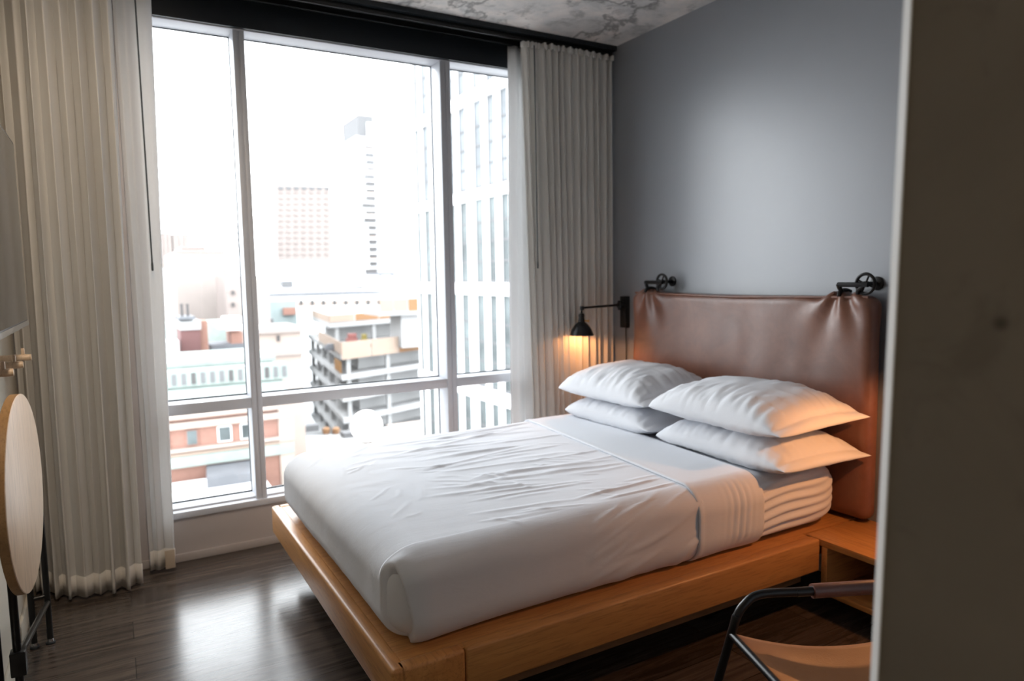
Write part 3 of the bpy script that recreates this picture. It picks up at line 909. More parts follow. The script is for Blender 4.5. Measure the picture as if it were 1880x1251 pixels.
t = MB(); t.tube([A0 + SD * .97 + Vector((0, 0, -.05)), B0 + SD * .97 + Vector((0, 0, -.05))], .009, 12); t.build('stretcher', M['blackmetal'], ch)
# sling seat
n1, n2 = 40, 36; SV = []; SF = []
for i in range(n1 + 1):
    for j in range(n2 + 1):
        a = i / n1; b_ = j / n2
        edge = .045 * (1 - (2 * a - 1) ** 2) * (1 - b_) ** 2 
        p = A0 + dx * wdt * a + SD * (.01 + b_ * .97) + dy_ * edge
        sag = (1 - abs(2 * a - 1) ** 2.2) * (.030 + .045 * math.sin(b_ * PI * .8))
        SV.append((p.x, p.y, p.z + .004 - sag))
for i in range(n1):
    for j in range(n2):
        q = i * (n2 + 1) + j
        SF.append((q, q + n2 + 1, q + n2 + 2, q + 1))
o = arr_mesh('sling_seat', np.array(SV), SF, M['tan'], ch)
md = o.modifiers.new('thickness', 'SOLIDIFY'); md.thickness = .004; md.offset = 0

# ------------------------------------------------------------------ left wall: television, pegs, folding table
tv = thing('television', (-.33, 2.42, 1.30), 'thin black flat television mounted on the left wall in front of the drape', 'television')
TX = -.262
MB().box((TX - .045, 1.83, 1.300), (TX, 3.045, 1.945), .006).build('tv_body', M['blackmetal'], tv)
MB().box((TX - .001, 1.838, 1.322), (TX + .0012, 3.030, 1.932)).build('screen', M['screen'], tv, smooth=False)
t = MB(); t.box((TX - .004, 1.83, 1.300), (TX + .003, 3.045, 1.318), .001); t.build('chin', M['roof'] if 'roof' in M else M['chrome'], tv)
t = MB(); t.box((XL, 2.2, 1.45), (XL + .03, 2.7, 1.80), .003); t.box((XL + .02, 2.38, 1.55), (TX - .04, 2.52, 1.70), .003)
t.build('wall_bracket', M['blackmetal'], tv)

PEG = [(3.247, 1.165), (2.955, 1.166), (2.672, 1.171)]
PL = ['pale wooden wall peg under the television, the one nearest the drape', 'pale wooden wall peg under the television, the middle one of the row',
      'pale wooden wall peg holding the black loop, nearest the camera']
pegroot = None
for (y, z), lb in zip(PEG, PL):
    if pegroot is None:
        pegroot = p = thing('coat_peg', (XL, y, z), lb, 'coat peg', 'wooden coat pegs on the left wall')
        t = MB(); t.lathe([(0, 0), (.0125, 0), (.0125, .112), (.011, .118), (0, .118)], (XL, y, z), (1, 0, 0), 20); t.build('dowel', M['birch'], p)
        t = MB(); t.lathe([(0, 0), (.006, 0), (.006, .024), (.0045, .028), (0, .028)], (XL + .092, y, z + .008), (0, 0, 1), 12); t.build('pin', M['birch'], p)
    else:
        p = copy_tree(pegroot); p.location = (XL, y, z); p['label'] = lb
y, z = PEG[2]
t = MB(); xs = XL + .06
t.tube(catmull([(xs, y + .012, z + .015), (xs, y + .017, z - .005), (xs, y + .022, z - .045), (xs, y + .016, z - .085), (xs, y, z - .098), (xs, y - .016, z - .085), (xs, y - .022, z - .045), (xs, y - .017, z - .005), (xs, y - .012, z + .015), (xs, y, z + .018), (xs, y + .012, z + .015)], 5), .005, 8, caps=False)
o = t.build('cord_loop', M['blackmetal'], base=(xs, y, z))
tag(o, 'black cord loop hanging from the nearest wooden wall peg', 'cord')

tb = thing('folding_table', (-.30, 2.75, 0), 'round pale wooden folding table standing folded flat against the left wall', 'table')
ax = Vector((1, -.060, .0)).normalized()
ctr = Vector((-.270, 2.55, .815))
t = MB(); t.lathe([(0, .0128), (.297, .0128), (.299, .012), (.300, .0105)], ctr, ax, 72); t.build('tabletop', M['birch'], tb)
t = MB(); t.lathe([(.300, .0105), (.300, -.0115), (.298, -.013), (0, -.013)], ctr, ax, 72); t.build('tabletop_edge', M['birchedge'], tb)
def tleg(x, y, z1, foot=True):
    t = MB(); t.tube([(x, y, .022), (x, y, z1)], .0115, 14); o = t.build('leg', M['blackmetal'], tb)
    if foot:
        t = MB(); t.lathe([(0, .010), (.012, .010), (.010, .030), (0, .031)], (x, y, 0), (0, 0, 1), 18); t.build('glide_collar', M['chrome'], o)
        t = MB(); t.lathe([(0, 0), (.017, .0), (.017, .007), (.011, .011), (0, .011)], (x, y, 0), (0, 0, 1), 18); t.build('foot_pad', M['black'], o)
tleg(-.292, 3.275, .80); tleg(-.345, 3.265, .80)
tleg(-.308, 2.50, 1.00); tleg(-.355, 2.49, 1.00)
t = MB(); t.tube([(-.300, 2.50, .335), (-.292, 3.26, .175)], .0105, 12); t.build('brace', M['blackmetal'], tb)
for a_, b_, r_ in (((-.350, 2.49, .62), (-.345, 3.26, .62), .009), ((-.306, 2.50, .70), (-.293, 3.27, .70), .008), ((-.345, 3.265, .20), (-.292, 3.275, .20), .008)):
    t = MB(); t.tube([a_, b_], r_, 12); t.build('cross_rail', M['blackmetal'], tb)
t = MB(); t.box((-.327, 2.478, .270), (-.286, 2.522, .345), .004); t.build('clamp', M['blackmetal'], tb)

# ------------------------------------------------------------------ added globe standing in for a lamp reflected in the window
gl = thing('globe_reflection', (1.185, 3.70, 0), 'white glowing globe over the far edge of the bed, standing in for a lamp reflected in the window', 'lamp reflection')
t = MB(); t.lathe([(.0, -.09)] + [(.09 * math.sin(a), -.09 * math.cos(a)) for a in np.linspace(.12, PI - .05, 24)] + [(0, .09)], (1.185, 3.70, .634), (0, 0, 1), 36)
t.build('globe', M['globe'], gl)
t = MB(); t.lathe([(0, 0), (.085, 0), (.085, .012), (.02, .02), (.011, .03), (.011, .535), (.03, .54), (.034, .556), (0, .556)], (1.185, 3.70, 0), (0, 0, 1), 28)
t.build('added_stand', M['whitepaint'], gl)

# ------------------------------------------------------------------ the city outside
GZ = -30.0
MB().box((-400, 4.6, GZ - 1), (700, 1300, GZ)).build('street_ground', X['street'], smooth=False)['kind'] = 'structure'

def bbox_px(u0, u1, v0, v1, Y):
    a = at(u0, (v0 + v1) / 2, Y); b = at(u1, (v0 + v1) / 2, Y); um = (u0 + u1) / 2
    return a[0], b[0], at(um, v1, Y)[2], at(um, v0, Y)[2]
def part_box(name, mat, parent, u0, u1, v0, v1, Y, depth=0.4, out=0.12, z0=None):
    x0, x1, za, zb = bbox_px(u0, u1, v0, v1, Y)
    if z0 is not None: za = z0
    return MB().box((x0, Y - out, za), (x1, Y - out + depth, zb)).build(name, mat, parent, smooth=False)
def building(name, label, u, Y, cat='building', group=None):
    b = at(u, 500, Y)
    return thing(name, (b[0], Y, GZ), label, cat, group)

# --- white office block close on the right: facade runs away from us along x = 20
ob = thing('office_block', (28, 41, GZ), 'white office block with tall window strips filling the right of the view', 'building')
FX, Y0, Y1 = 20.0, 29.0, 49.0
MB().box((FX + .45, Y0, GZ), (FX + 18, Y1, 26)).build('wall', X['white'], ob, smooth=False)
TIER = [(-12.0, -6.35), (-5.55, .25), (1.0, 6.1), (6.75, 12.0), (12.75, 18.0), (18.8, 24.0)]
ys = []; y = Y0 + .3; r = random.Random(4)
while y < Y1 - .6:
    w_ = r.choice((.85, 1.0, 1.2)); ys.append((y, min(y + w_, Y1 - .3))); y += w_ + r.choice((.75, .95, 1.15))
bands = [(-6.35, -5.55), (.25, 1.0), (6.1, 6.75), (12.0, 12.75), (18.0, 18.8)]
for z0, z1 in bands:
    MB().box((FX - .12, Y0, z0), (FX + .46, Y1, z1)).build('band', X['white'], ob, smooth=False)
MB().box((FX - .12, Y0, GZ), (FX + .46, Y1, -12.0)).build('base_wall', X['white'], ob, smooth=False)
edges = [Y0] + [q for p in ys for q in p] + [Y1]
wallpieces = [(edges[k], edges[k + 1]) for k in range(0, len(edges), 2)]
for a, c in wallpieces:
    MB().box((FX, a, -12.0), (FX + .46, c, 25)).build('pier', X['white'], ob, smooth=False)
wn = 0
for z0, z1 in TIER:
    for a, c in ys:
        if wn >= 98: break
        f_ = MB(); mid = (z0 + z1) / 2
        for q in (z0 + .06, mid - .08, mid + 1.1, mid - 1.3): f_.box((FX + .04, a, q), (FX + .10, c, q + .12))
        f_.box((FX + .04, a, z0), (FX + .1, a + .07, z1)); f_.box((FX + .04, c - .07, z0), (FX + .1, c, z1))
        fo = f_.build('window', X['mull'], ob, smooth=False)
        MB().box((FX + .08, a, z0), (FX + .40, c, z1)).build('pane', X['glassdim'] if z0 < 5 else X['glasspale'], fo, smooth=False)
        wn += 1

# --- pale glass tower behind it
gt = building('glass_tower', 'very pale glass tower rising just left of the white office block', 742, 175)
part_box('wall', X['palewall'], gt, 722, 790, 150, 560, 175, 14, 0, GZ)
for k in range(12):
    part_box('ledge', X['white'], gt, 721, 791, 185 + k * 31, 189 + k * 31, 175, .8, .5)
# --- balcony tower
bt = building('apartment_tower', 'slim grey and white apartment tower with dark balcony openings and a grey crown', 690, 260)
part_box('wall', X['white'], bt, 660, 720, 252, 560, 260, 22, 0, GZ)
part_box('crown', X['greytop'], bt, 657, 717, 214, 252, 260, 20, .5)
part_box('crown_panel', X['white'], bt, 672, 690, 226, 251, 260, 1.2, 1.0)
x0, x1, za, zb = bbox_px(693, 701, 215, 224, 260); t = MB(); t.lathe([(0, 0), (1.6, 0), (1.6, .6), (0, .6)], ((x0 + x1) / 2, 258.9, (za + zb) / 2), (0, -1, 0), 24); t.build('roof_disc', X['white'], bt)
r = random.Random(3)
for k in range(18):
    v = 268 + k * 13.3
    if r.random() < .85 or k > 9:
        part_box('balcony', X['darkopen'] if k > 4 else X['greytop'], bt, 664 + (r.random() * 10 if k < 10 else 4), 690 + (k > 9) * 2, v, v + 4.5 + (k > 9), 260, 1, .5)
    part_box('balcony', X['darkopen'], bt, 698 if k < 4 else 694, 712 - r.random() * 6, v, v + 5, 260, 1, .5)
    part_box('balcony_rail', X['greytop'] if k % 3 else X['creamstone'], bt, 660, 720, v + 6.5, v + 8, 260, .8, .9)
lw = building('apartment_wing', 'low white wing with dark slit windows left of the balcony tower', 662, 255)
part_box('wall', X['white'], lw, 647, 678, 416, 560, 245, 10, 0, GZ)
for k in range(9):
    part_box('slit_window', X['greytop'] if k % 2 else X['darkopen'], lw, 649, 666 - 4 * (k % 3 == 1), 421 + k * 13.2, 424.2 + k * 13.2, 245, .8, .4)
# --- pink tower
pt = building('pink_tower', 'pale pink gridded high-rise in the middle distance', 558, 320)
part_box('wall', X['pink'], pt, 508, 608, 341, 520, 320, 30, 0, GZ)
proto = None
for i in range(7):
    part_box('roof_vent', X['greytop'], pt, 511 + i * 14.2, 520 + i * 14.2, 343, 348.5, 320, 1, .5)
    for j in range(13):
        u_, v_ = 511.5 + i * 14.0, 352 + j * 10.3
        if proto is None:
            proto = part_box('window', X['pinkwin'], pt, u_, u_ + 7.5, v_, v_ + 4, 320, 1.0, .5); p0 = at(u_ + 4, v_ + 2, 320)
        else:
            c = proto.copy(); COL.objects.link(c); c.parent = pt
            q = at(u_ + 4, v_ + 2, 320); c.location = Vector(q - p0)
# --- far left striped towers and thin tower
for u0, u1, v0, lb in ((292, 318, 428, 'far pink striped tower block at the left edge of the view'), (320, 349, 430, 'far pink striped tower block standing second from the left curtain')):
    b_ = building('striped_tower', lb, (u0 + u1) / 2, 290, group='far striped towers')
    part_box('wall', X['pink'], b_, u0, u1, v0, 540, 290, 14, 0, GZ)
    for k in range(3):
        part_box('window_strip', X['beiged'], b_, u0 + 3 + k * (u1 - u0) / 3.2, u0 + 6.5 + k * (u1 - u0) / 3.2, v0, 500, 290, 1, .4)
b_ = building('thin_tower', 'thin far white tower just left of the window mullion', 437, 300)
part_box('wall', X['white'], b_, 431, 446, 408, 540, 300, 10, 0, GZ)
for k in range(8): part_box('window', X['greytop'], b_, 432.5, 436, 414 + k * 12, 419 + k * 12, 300, 1, .4)
# --- beige blocks
bb = building('beige_block', 'large blank beige masonry block with stepped roof', 370, 110)
part_box('wall', X['beige'], bb, 325, 416, 462, 640, 110, 20, 0, GZ)
part_box('roof_step', X['beige'], bb, 333, 378, 454, 470, 110, 12, -.5)
part_box('roof_coping', X['beiged'], bb, 333, 379, 452.5, 456, 110, 12, -.3)
part_box('side_wing', X['beige'], bb, 286, 326, 508, 640, 110, 16, -.6, GZ)
part_box('roof_coping', X['beiged'], bb, 324, 417, 461, 464, 110, 20, .15)
b2_ = building('beige_annex', 'tan stepped annex with two small windows beside the blank beige block', 455, 97)
part_box('wall', X['beiged'], b2_, 418, 470, 507, 640, 97, 10, 0, GZ)
part_box('tower', X['beiged'], b2_, 430, 442, 494, 640, 97, 8, -.5, GZ)
part_box('end_wall', X['beige'], b2_, 466, 495, 506, 640, 97, 10, .3, GZ)
for v_ in (534, 556): part_box('window', X['darkopen'], b2_, 425, 430, v_, v_ + 7, 97, .6, .3)
b3 = building('white_penthouse', 'small bright white rooftop house in front of the beige block', 305, 100)
part_box('wall', X['white'], b3, 296, 326, 494, 511, 98, 6, 0)
part_box('base', X['beige'], b3, 294, 327, 510, 640, 98, 6, .1, GZ)
# --- far low white buildings
b_ = building('domed_hall', 'pale white hall with a small dark rooftop unit behind the long white building', 560, 220)
part_box('wall', X['white'], b_, 528, 626, 478, 560, 220, 20, 0, GZ)
part_box('roof_unit', X['greytop'], b_, 518, 538, 516, 528, 200, 4, 0)
part_box('sloped_wing', X['white'], b_, 488, 545, 526, 560, 201, 10, 0, GZ)
b_ = building('long_building', 'long low white building with a dark roof edge and a row of small windows', 600, 170)
part_box('wall', X['white'], b_, 492, 705, 541, 620, 170, 20, 0, GZ)
part_box('roof_edge', X['roofgrey'], b_, 490, 703, 537.5, 540.5, 170, 21, .8)
part_box('window_band', X['creamstone'], b_, 545, 703, 552, 560, 170, .6, .15)
for k in range(8): part_box('window', X['darkopen'], b_, 550 + k * 20.5, 555 + k * 20.5, 551.5, 560, 170, .8, .4)
b_ = building('teal_house', 'pale teal house with a red brick chimney block', 515, 135)
part_box('wall', X['teal'], b_, 493, 546, 553, 640, 135, 12, 0, GZ)
part_box('chimney', X['brick'], b_, 519, 541, 565, 578, 135, 4, .8)
b_ = building('plant_room', 'white rooftop plant room above the pale stone house', 478, 118)
part_box('wall', X['white'], b_, 470, 497, 574, 640, 118, 5, 0, GZ)
part_box('duct', X['greytop'], b_, 489, 500, 585, 594, 118, 2, .8)
# --- pale stone house right of the mullion
ph = building('stone_house', 'pale stone house with a pink cornice and a single dark window', 520, 78)
part_box('wall', X['creamstone'], ph, 440, 557, 606, 800, 78, 8, 0, GZ)
part_box('cornice', X['pink'], ph, 438, 559, 603, 612, 78, 9, .4)
part_box('window', X['darkopen'], ph, 508, 513.5, 616, 627, 78, .4, .15)
part_box('string_course', X['pink'], ph, 440, 557, 652, 655, 78, .4, .25)
# --- chimney house
chh = building('chimney_house', 'burgundy brick rooftop block carrying two dark chimney pots', 355, 66)
part_box('wall', X['burgundy'], chh, 333, 369, 606, 668, 66, 4.0, 0, -9)
part_box('side_stack', X['brick'], chh, 369, 384, 590, 660, 66, 2.6, -.6, -9)
part_box('top_wall', X['concrete'], chh, 331, 369, 590, 606, 66, 4.0, .1)
part_box('cap_slab', X['roofgrey'], chh, 328, 358, 582, 587, 66, 4.2, .3)
for u_ in (336, 347):
    x0, x1, za, zb = bbox_px(u_ - 3, u_ + 3, 559, 582, 65.8); t = MB()
    t.lathe([(0, za - .1), ((x1 - x0) * .5, za - .1), ((x1 - x0) * .38, zb - .3), ((x1 - x0) * .5, zb), (0, zb)], ((x0 + x1) / 2, 67.0, 0), (0, 0, 1), 14); t.build('chimney_pot', X['darkopen'], chh)
b_ = building('brick_gable', 'small red brick gable with a white dormer beside the left mullion', 438, 68)
part_box('wall', X['brick'], b_, 425, 446, 610, 650, 68, 3, 0, -9)
part_box('dormer', X['white'], b_, 413, 442, 582, 606, 68, 2.6, .5)
part_box('lower_dormer', X['white'], b_, 403, 420, 590, 604, 68, 2.6, .4)
part_box('base', X['roofgrey'], b_, 388, 450, 632, 668, 68, 4, .2, -9)
b_ = building('copper_house', 'older house with a pale green copper roof behind the chimney block', 350, 88)
part_box('wall', X['copper'], b_, 300, 425, 592, 680, 88, 5, 0, GZ)
b_ = building('white_rooftop_shed', 'small white rooftop shed with a dark window at the left curtain edge', 318, 62)
part_box('wall', X['white'], b_, 304, 329, 627, 668, 64.8, 2.5, 0, -9)
part_box('window', X['darkopen'], b_, 316, 321, 652, 660, 64.8, .3, .12)

# --- green-roofed brick building
Yg = 52.0
gb = building('mansard_building', 'red brick building with a long pale green copper mansard roof and dormers', 400, Yg)
x0, x1 = at(270, 740, Yg)[0], at(532, 740, Yg)[0]
zc_ = at(400, 733, Yg)[2]; zr = at(400, 667, Yg + 3.2)[2]
MB().hexa([(x0, Yg, zc_), (x1, Yg, zc_), (x1, Yg + 12, zc_), (x0, Yg + 12, zc_)],
          [(x0, Yg + 3.2, zr), (x1 - .5, Yg + 3.2, zr), (x1 - .5, Yg + 11, zr), (x0, Yg + 11, zr)]).build('mansard_roof', X['copper'], gb, smooth=False)
MB().box((x0, Yg + 2.9, zr - .1), (x1 - .3, Yg + 11.2, zr + .25)).build('roof_curb', X['copper'], gb, smooth=False)
MB().box((x0, Yg - .9, zc_ - .30), (x1 + .3, Yg + .3, zc_ + .16)).build('cornice', X['copperd'], gb, smooth=False)
nb = 26
for k in range(nb):
    xa = x0 + (x1 - x0) * (k + .2) / nb
    MB().box((xa, Yg - .75, zc_ - .62), (xa + .18, Yg + .05, zc_ - .28)).build('bracket', X['copperd'], gb, smooth=False)
for k in range(15):
    xa = x0 + (x1 - x0) * (k + .35) / 15
    d_ = MB(); d_.box((xa, Yg + 1.0, zc_ + .9), (xa + .62, Yg + 2.6, zc_ + 2.0)); d_ = d_.build('dormer', X['copper'], gb, smooth=False)
    MB().box((xa + .16, Yg + .93, zc_ + 1.05), (xa + .46, Yg + 1.02, zc_ + 1.85)).build('dormer_window', X['greytop'] if k % 4 else X['darkopen'], d_, smooth=False)
zb_ = at(400, 846, Yg)[2]
MB().box((x0, Yg, GZ), (x1, Yg + 12, zc_)).build('wall', X['brick'], gb, smooth=False)
def zrow(v): return at(400, v, Yg)[2]
for v0, v1, o_, nm, mt_ in ((738, 762, .35, 'frieze', 'creamstone'), (768, 779, .45, 'string_course', 'creamstone'), (815, 821, .35, 'string_course', 'creamstone'), (824, 828, .30, 'string_course', 'peach'), (829, 848, .4, 'lower_cornice', 'copper')):
    MB().box((x0, Yg - o_, zrow(v1)), (x1 + .1, Yg + .1, zrow(v0))).build(nm, X[mt_], gb, smooth=False)
MB().box((x1 - .9, Yg - .3, GZ), (x1 + .15, Yg + .2, zrow(762))).build('corner_pier', X['creamstone'], gb, smooth=False)
for u0, u1 in ((296, 308), (343, 361), (402, 423), (444, 458)):
    a, c = at(u0, 800, Yg)[0], at(u1, 800, Yg)[0]
    f_ = MB().box((a - .1, Yg - .12, zrow(812)), (c + .1, Yg - .02, zrow(783))).build('window', X['white'] if u0 in (402, 444) else X['brick'], gb, smooth=False)
    MB().box((a, Yg - .16, zrow(810)), (c, Yg - .10, zrow(785))).build('pane', X['glassdim'], f_, smooth=False)
# --- lower flat roofs in front of it
zf = -12.3
fr2 = thing('flat_roof_building', (12, 42, GZ), 'low building with a flat pale roof directly below the window', 'building')
MB().box((-2, 27, GZ), (at(505, 870, 45)[0], 51.0, zf)).build('wall', X['creamstone'], fr2, smooth=False)
MB().box((-2, 27, zf), (at(505, 870, 45)[0], 51.0, zf + .25)).build('roof_deck', X['white'], fr2, smooth=False)
def gzp(u, v, z):
    d = CF + CR * (u - 940) / FPX - CU * (v - 625.5) / FPX
    return CAM + d * ((z - CAM[2]) / d[2])
q = [gzp(u, v, zf + .9) for u, v in ((379, 880), (462, 868), (462, 842), (379, 846))]
MB().hexa([(p[0], p[1], zf + .25) for p in q], [(p[0], p[1], zf + .9) for p in q]).build('dark_roof_patch', X['roofgrey'], fr2, smooth=False)
q = gzp(428, 842, zf + .9); t = MB(); t.lathe([(0, 0), (.5, 0), (.5, .9), (.3, 1.1), (0, 1.1)], (q[0], q[1] + .3, zf + .9), (0, 0, 1), 16); t.build('roof_vent', X['white'], fr2)

# --- construction building
Yc = 100.0
cb = building('construction_building', 'half-built concrete frame building with bare slabs and orange safety panels', 640, Yc)
C0 = at(628, 700, Yc)[:2]
dl = np.array([math.sin(math.radians(7.3)), math.cos(math.radians(7.3))]); dr = np.array([.925, .38])
LL, LR = 42.0, 34.0
def poly(o=0.0, l=LL, r_=LR, c=C0):
    c = np.array(c) - (dl + dr) * o
    return [tuple(c), tuple(c + dr * (r_ + o)), tuple(c + dr * (r_ + o) + dl * (l + o)), tuple(c + dl * (l + o))]
LV = [at(628, v, Yc)[2] for v in (651, 690, 730, 770, 810, 850)]
for k, z in enumerate(LV):
    MB().prism(poly(0), z - .75, z).build('floor_slab', X['concrete'], cb, smooth=False)
MB().prism(poly(-4.0, LL, LR), GZ, LV[0] - .5).build('core', X['concreted'], cb, smooth=False)
for k in range(1, len(LV)):
    for s_ in np.linspace(.04, .95, 5):
        p = np.array(C0) + dr * LR * s_ + dl * .8
        MB().box((p[0] - .3, p[1] - .3, LV[k]), (p[0] + .3, p[1] + .3, LV[k - 1] - .75)).build('column', X['concrete'], cb, smooth=False)
    for s_ in np.linspace(.2, .95, 5):
        p = np.array(C0) + dl * LL * s_ + dr * .8
        MB().box((p[0] - .3, p[1] - .3, LV[k]), (p[0] + .3, p[1] + .3, LV[k - 1] - .75)).build('column', X['concrete'], cb, smooth=False)
def barrier(c, d, a, b, z0, z1, mat, name='safety_panel'):
    n_ = np.array([d[1], -d[0]])
    p0 = np.array(c) + d * a; p1 = np.array(c) + d * b; o_ = n_ * .12
    MB().prism([tuple(p0), tuple(p1), tuple(p1 + o_), tuple(p0 + o_)], z0, z1).build(name, X[mat], cb, smooth=False)
zb0 = LV[0]; zb1 = at(628, 629, Yc)[2]
for k in range(6): barrier(C0, dr, LR * k / 6 + .1, LR * (k + 1) / 6 - .1, zb0 - .8, zb1, 'peach' if k < 2 else 'orange')
for k in range(5): barrier(C0, dl, LL * .6 * k / 5 + .1, LL * .6 * (k + 1) / 5 - .1, zb0 - .5, zb1, 'peach')
barrier(C0, dl, 1.0, 7.0, LV[1] + .2, LV[0] - 1.2, 'amber', 'amber_screen')
# raised rear deck
C1 = np.array(C0) + dl * 17 + dr * 1.0
zu = at(620, 592, C1[1])[2]
MB().prism([tuple(C1), tuple(C1 + dr * 33), tuple(C1 + dr * 33 + dl * 24), tuple(C1 + dl * 24)], zu - .9, zu).build('upper_slab', X['concrete'], cb, smooth=False)
for k in range(6): barrier(C1, dr, 33 * k / 6 + .1, 33 * (k + 1) / 6 - .1, zu, zu + 1.25, 'orange' if k % 3 else 'peach')
for k in range(3): barrier(C1, dl, 8 * k + .1, 8 * k + 7.8, zu, zu + 1.25, 'peach')
for s_ in (.05, .3, .55, .8):
    p = C1 + dr * 33 * s_ + dl * .8
    MB().box((p[0] - .3, p[1] - .3, LV[0]), (p[0] + .3, p[1] + .3, zu - .9)).build('column', X['concrete'], cb, smooth=False)
MB().prism([tuple(C1 + dl * 4), tuple(C1 + dl * 4 + dr * 32), tuple(C1 + dl * 6 + dr * 32), tuple(C1 + dl * 6)], LV[0], zu - .9).build('rear_wall', X['concreted'], cb, smooth=False)
pc = at(748, 600, 104)
MB().box((pc[0] - 1.4, 103, LV[0]), (pc[0] + 3.5, 108, at(748, 570, 104)[2])).build('stair_core', X['concrete'], cb, smooth=False)
zq = at(730, 571, 104)[2]; xa, xb = at(697, 560, 102)[0], at(775, 560, 102)[0]
for k in range(3):
    MB().box((xa + (xb - xa) * k / 3 + .08, 102, zq), (xa + (xb - xa) * (k + 1) / 3 - .08, 102.2, at(730, 549, 104)[2])).build('safety_panel', X['peach'] if k < 2 else X['orange'], cb, smooth=False)
MB().box((xa, 102.0, zq - .6), (xb, 110, zq)).build('upper_slab', X['concreted'], cb, smooth=False)
# loose site material on the open deck
for u_, v_, w_, h_, mt_, lb in ((606, 623, 1.6, 1.0, 'roofgrey', 'dark grey heap of site material on the open concrete deck'), (625, 614, 2.2, .9, 'yellow', 'yellow stack of formwork on the open concrete deck'),
                                (645, 606, 1.6, 2.4, 'red', 'red stack of formwork frames on the open concrete deck'), (668, 617, .8, 2.2, 'yellow', 'tall narrow yellow skip on the open concrete deck'),
                                (692, 620, 1.8, .9, 'darkopen', 'black bundle of rebar on the open concrete deck'), (728, 612, 1.5, 1.9, 'red', 'red and orange cabin box beside the stair core on the construction deck')):
    p = np.array(C0) + dl * 6
    q = at(u_, v_, 107); zd = LV[0]
    t = MB(); t.box((q[0] - w_ / 2, 106.4, zd), (q[0] + w_ / 2, 107.6, zd + h_ * .7), .05); t.box((q[0] - w_ * .35, 106.5, zd + h_ * .7), (q[0] + w_ * .42, 107.4, zd + h_), .05)
    o = t.build('material_stack', X[mt_], base=(q[0], 107, zd)); tag(o, lb, 'building material', 'building material on the construction deck')
# hoist above
hz_ = thing('material_hoist', tuple(at(700, 548, 112)), 'dark hoist cabin and beam above the construction site', 'hoist')
part_box('cabin', X['darkopen'], hz_, 677, 692, 494, 503, 112, 2, 0)
part_box('beam', X['roofgrey'], hz_, 674, 724, 501, 505, 112, .8, .1)
part_box('post', X['concreted'], hz_, 699, 701, 504, 560, 112, .5, 0)
part_box('post', X['concreted'], hz_, 721, 723, 504, 560, 112, .5, 0)
# street bits between the buildings
for u_, lb in ((599, 'orange round planter or barrel down in the street, the left one of two'), (617, 'orange round planter or barrel down in the street, the right one of two')):
    q = gzp(u_, 797, -18.0)
    t = MB(); t.lathe([(0, 0), (.38, 0), (.48, .35), (.45, .7), (.2, .85), (0, .9)], (q[0], q[1], -18.0), (0, 0, 1), 18)
    o = t.build('street_barrel', X['orange'], base=(q[0], q[1], -18.0)); tag(o, lb, 'barrel', 'orange barrels by the construction site')
lowb = thing('low_annex', (at(580, 820, 64)[0], 64, GZ), 'low pale rooftop between the brick building and the construction site', 'building')
qa = [gzp(u, v, -18.0) for u, v in ((566, 880), (900, 880), (800, 790), (562, 800))]
MB().hexa([(p[0], p[1], GZ) for p in qa], [(p[0], p[1], -18.0) for p in qa]).build('roof', X['concrete'], lowb, smooth=False)
for u_, v_, sx_, hh, mt_ in ((560, 792, 1.6, .8, 'greytop'), (705, 800, 3.0, .8, 'white'), (745, 793, 2.2, 1.0, 'creamstone'), (650, 800, 1.5, .6, 'greytop')):
    q = gzp(u_, v_, -18.0); MB().box((q[0] - sx_, q[1] - .8, -18.0), (q[0] + sx_, q[1] + .8, -18.0 + hh)).build('roof_unit', X[mt_], lowb, smooth=False)

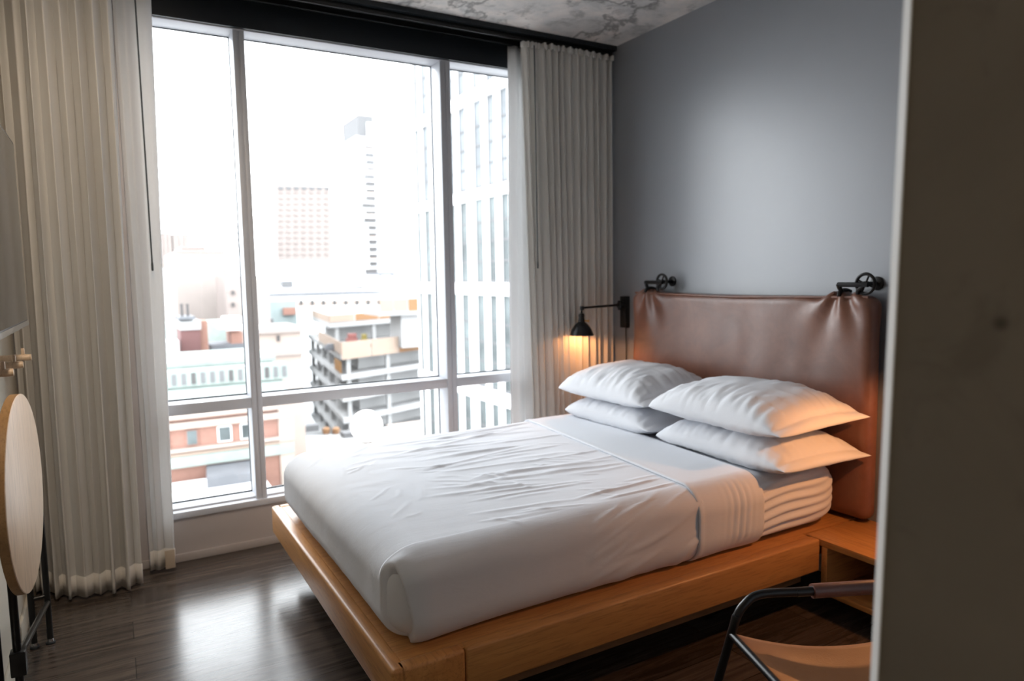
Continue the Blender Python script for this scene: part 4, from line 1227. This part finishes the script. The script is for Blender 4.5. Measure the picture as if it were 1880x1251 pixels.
# ------------------------------------------------------------------ light
wd = bpy.data.worlds.new('overcast_sky'); SC.world = wd; wd.use_nodes = True
bg = wd.node_tree.nodes['Background']; bg.inputs['Color'].default_value = (0.925, 0.965, 1.0, 1); bg.inputs['Strength'].default_value = 9.0
pd = bpy.data.lights.new('window_portal', 'AREA'); pd.shape = 'RECTANGLE'; pd.size = WX1 - WX0; pd.size_y = 2.48
pd.cycles.is_portal = True
po = bpy.data.objects.new('window_portal', pd); COL.objects.link(po)
po.location = ((WX0 + WX1) / 2, GY + .03, 1.485); po.rotation_euler = (-PI / 2, 0, 0)
# recessed warm ceiling downlights: one washing the left wall, one in the entry hall
def downlight(x, y, watts, label, cone, aim):
    dlt = thing('ceiling_downlight', (x, y, ZC), label, 'ceiling light', 'recessed ceiling downlights')
    t = MB(); t.lathe([(.06, -.006), (.075, -.006), (.075, 0), (.06, 0)], (x, y, ZC), (0, 0, 1), 28); t.build('light_ring', M['whitepaint'], dlt)
    t = MB(); t.lathe([(0, -.003), (.06, -.003), (.06, 0), (0, 0)], (x, y, ZC), (0, 0, 1), 28); t.build('light_lens', M['downlight'], dlt)
    ld = bpy.data.lights.new('hall_light', 'SPOT'); ld.energy = watts; ld.color = (1.0, .82, .63); ld.spot_size = cone; ld.spot_blend = .8; ld.shadow_soft_size = .06
    lo_ = bpy.data.objects.new('hall_light', ld); COL.objects.link(lo_); lo_.parent = dlt; lo_.location = (0, 0, -.02)
    lo_.rotation_euler = (Vector(aim) - Vector((x, y, ZC))).to_track_quat('-Z', 'Y').to_euler()
downlight(.10, 1.7, 120, 'small round recessed downlight in the ceiling beside the television wall', 1.5, (-.30, 3.6, 1.35))
downlight(.2, -.55, 36, 'small round recessed downlight in the entry hall ceiling', 1.9, (.2, -.55, 0))

# ------------------------------------------------------------------ view
SC.view_settings.view_transform = 'Standard'
SC.view_settings.look = 'None'
SC.view_settings.gamma = 1.0
SC.view_settings.exposure = 0.12
SC.view_settings.use_curve_mapping = False
SC.cycles.max_bounces = 10
SC.cycles.diffuse_bounces = 6
SC.cycles.transparent_max_bounces = 12
SC.cycles.sample_clamp_indirect = 8.0
SC.cycles.use_denoising = True
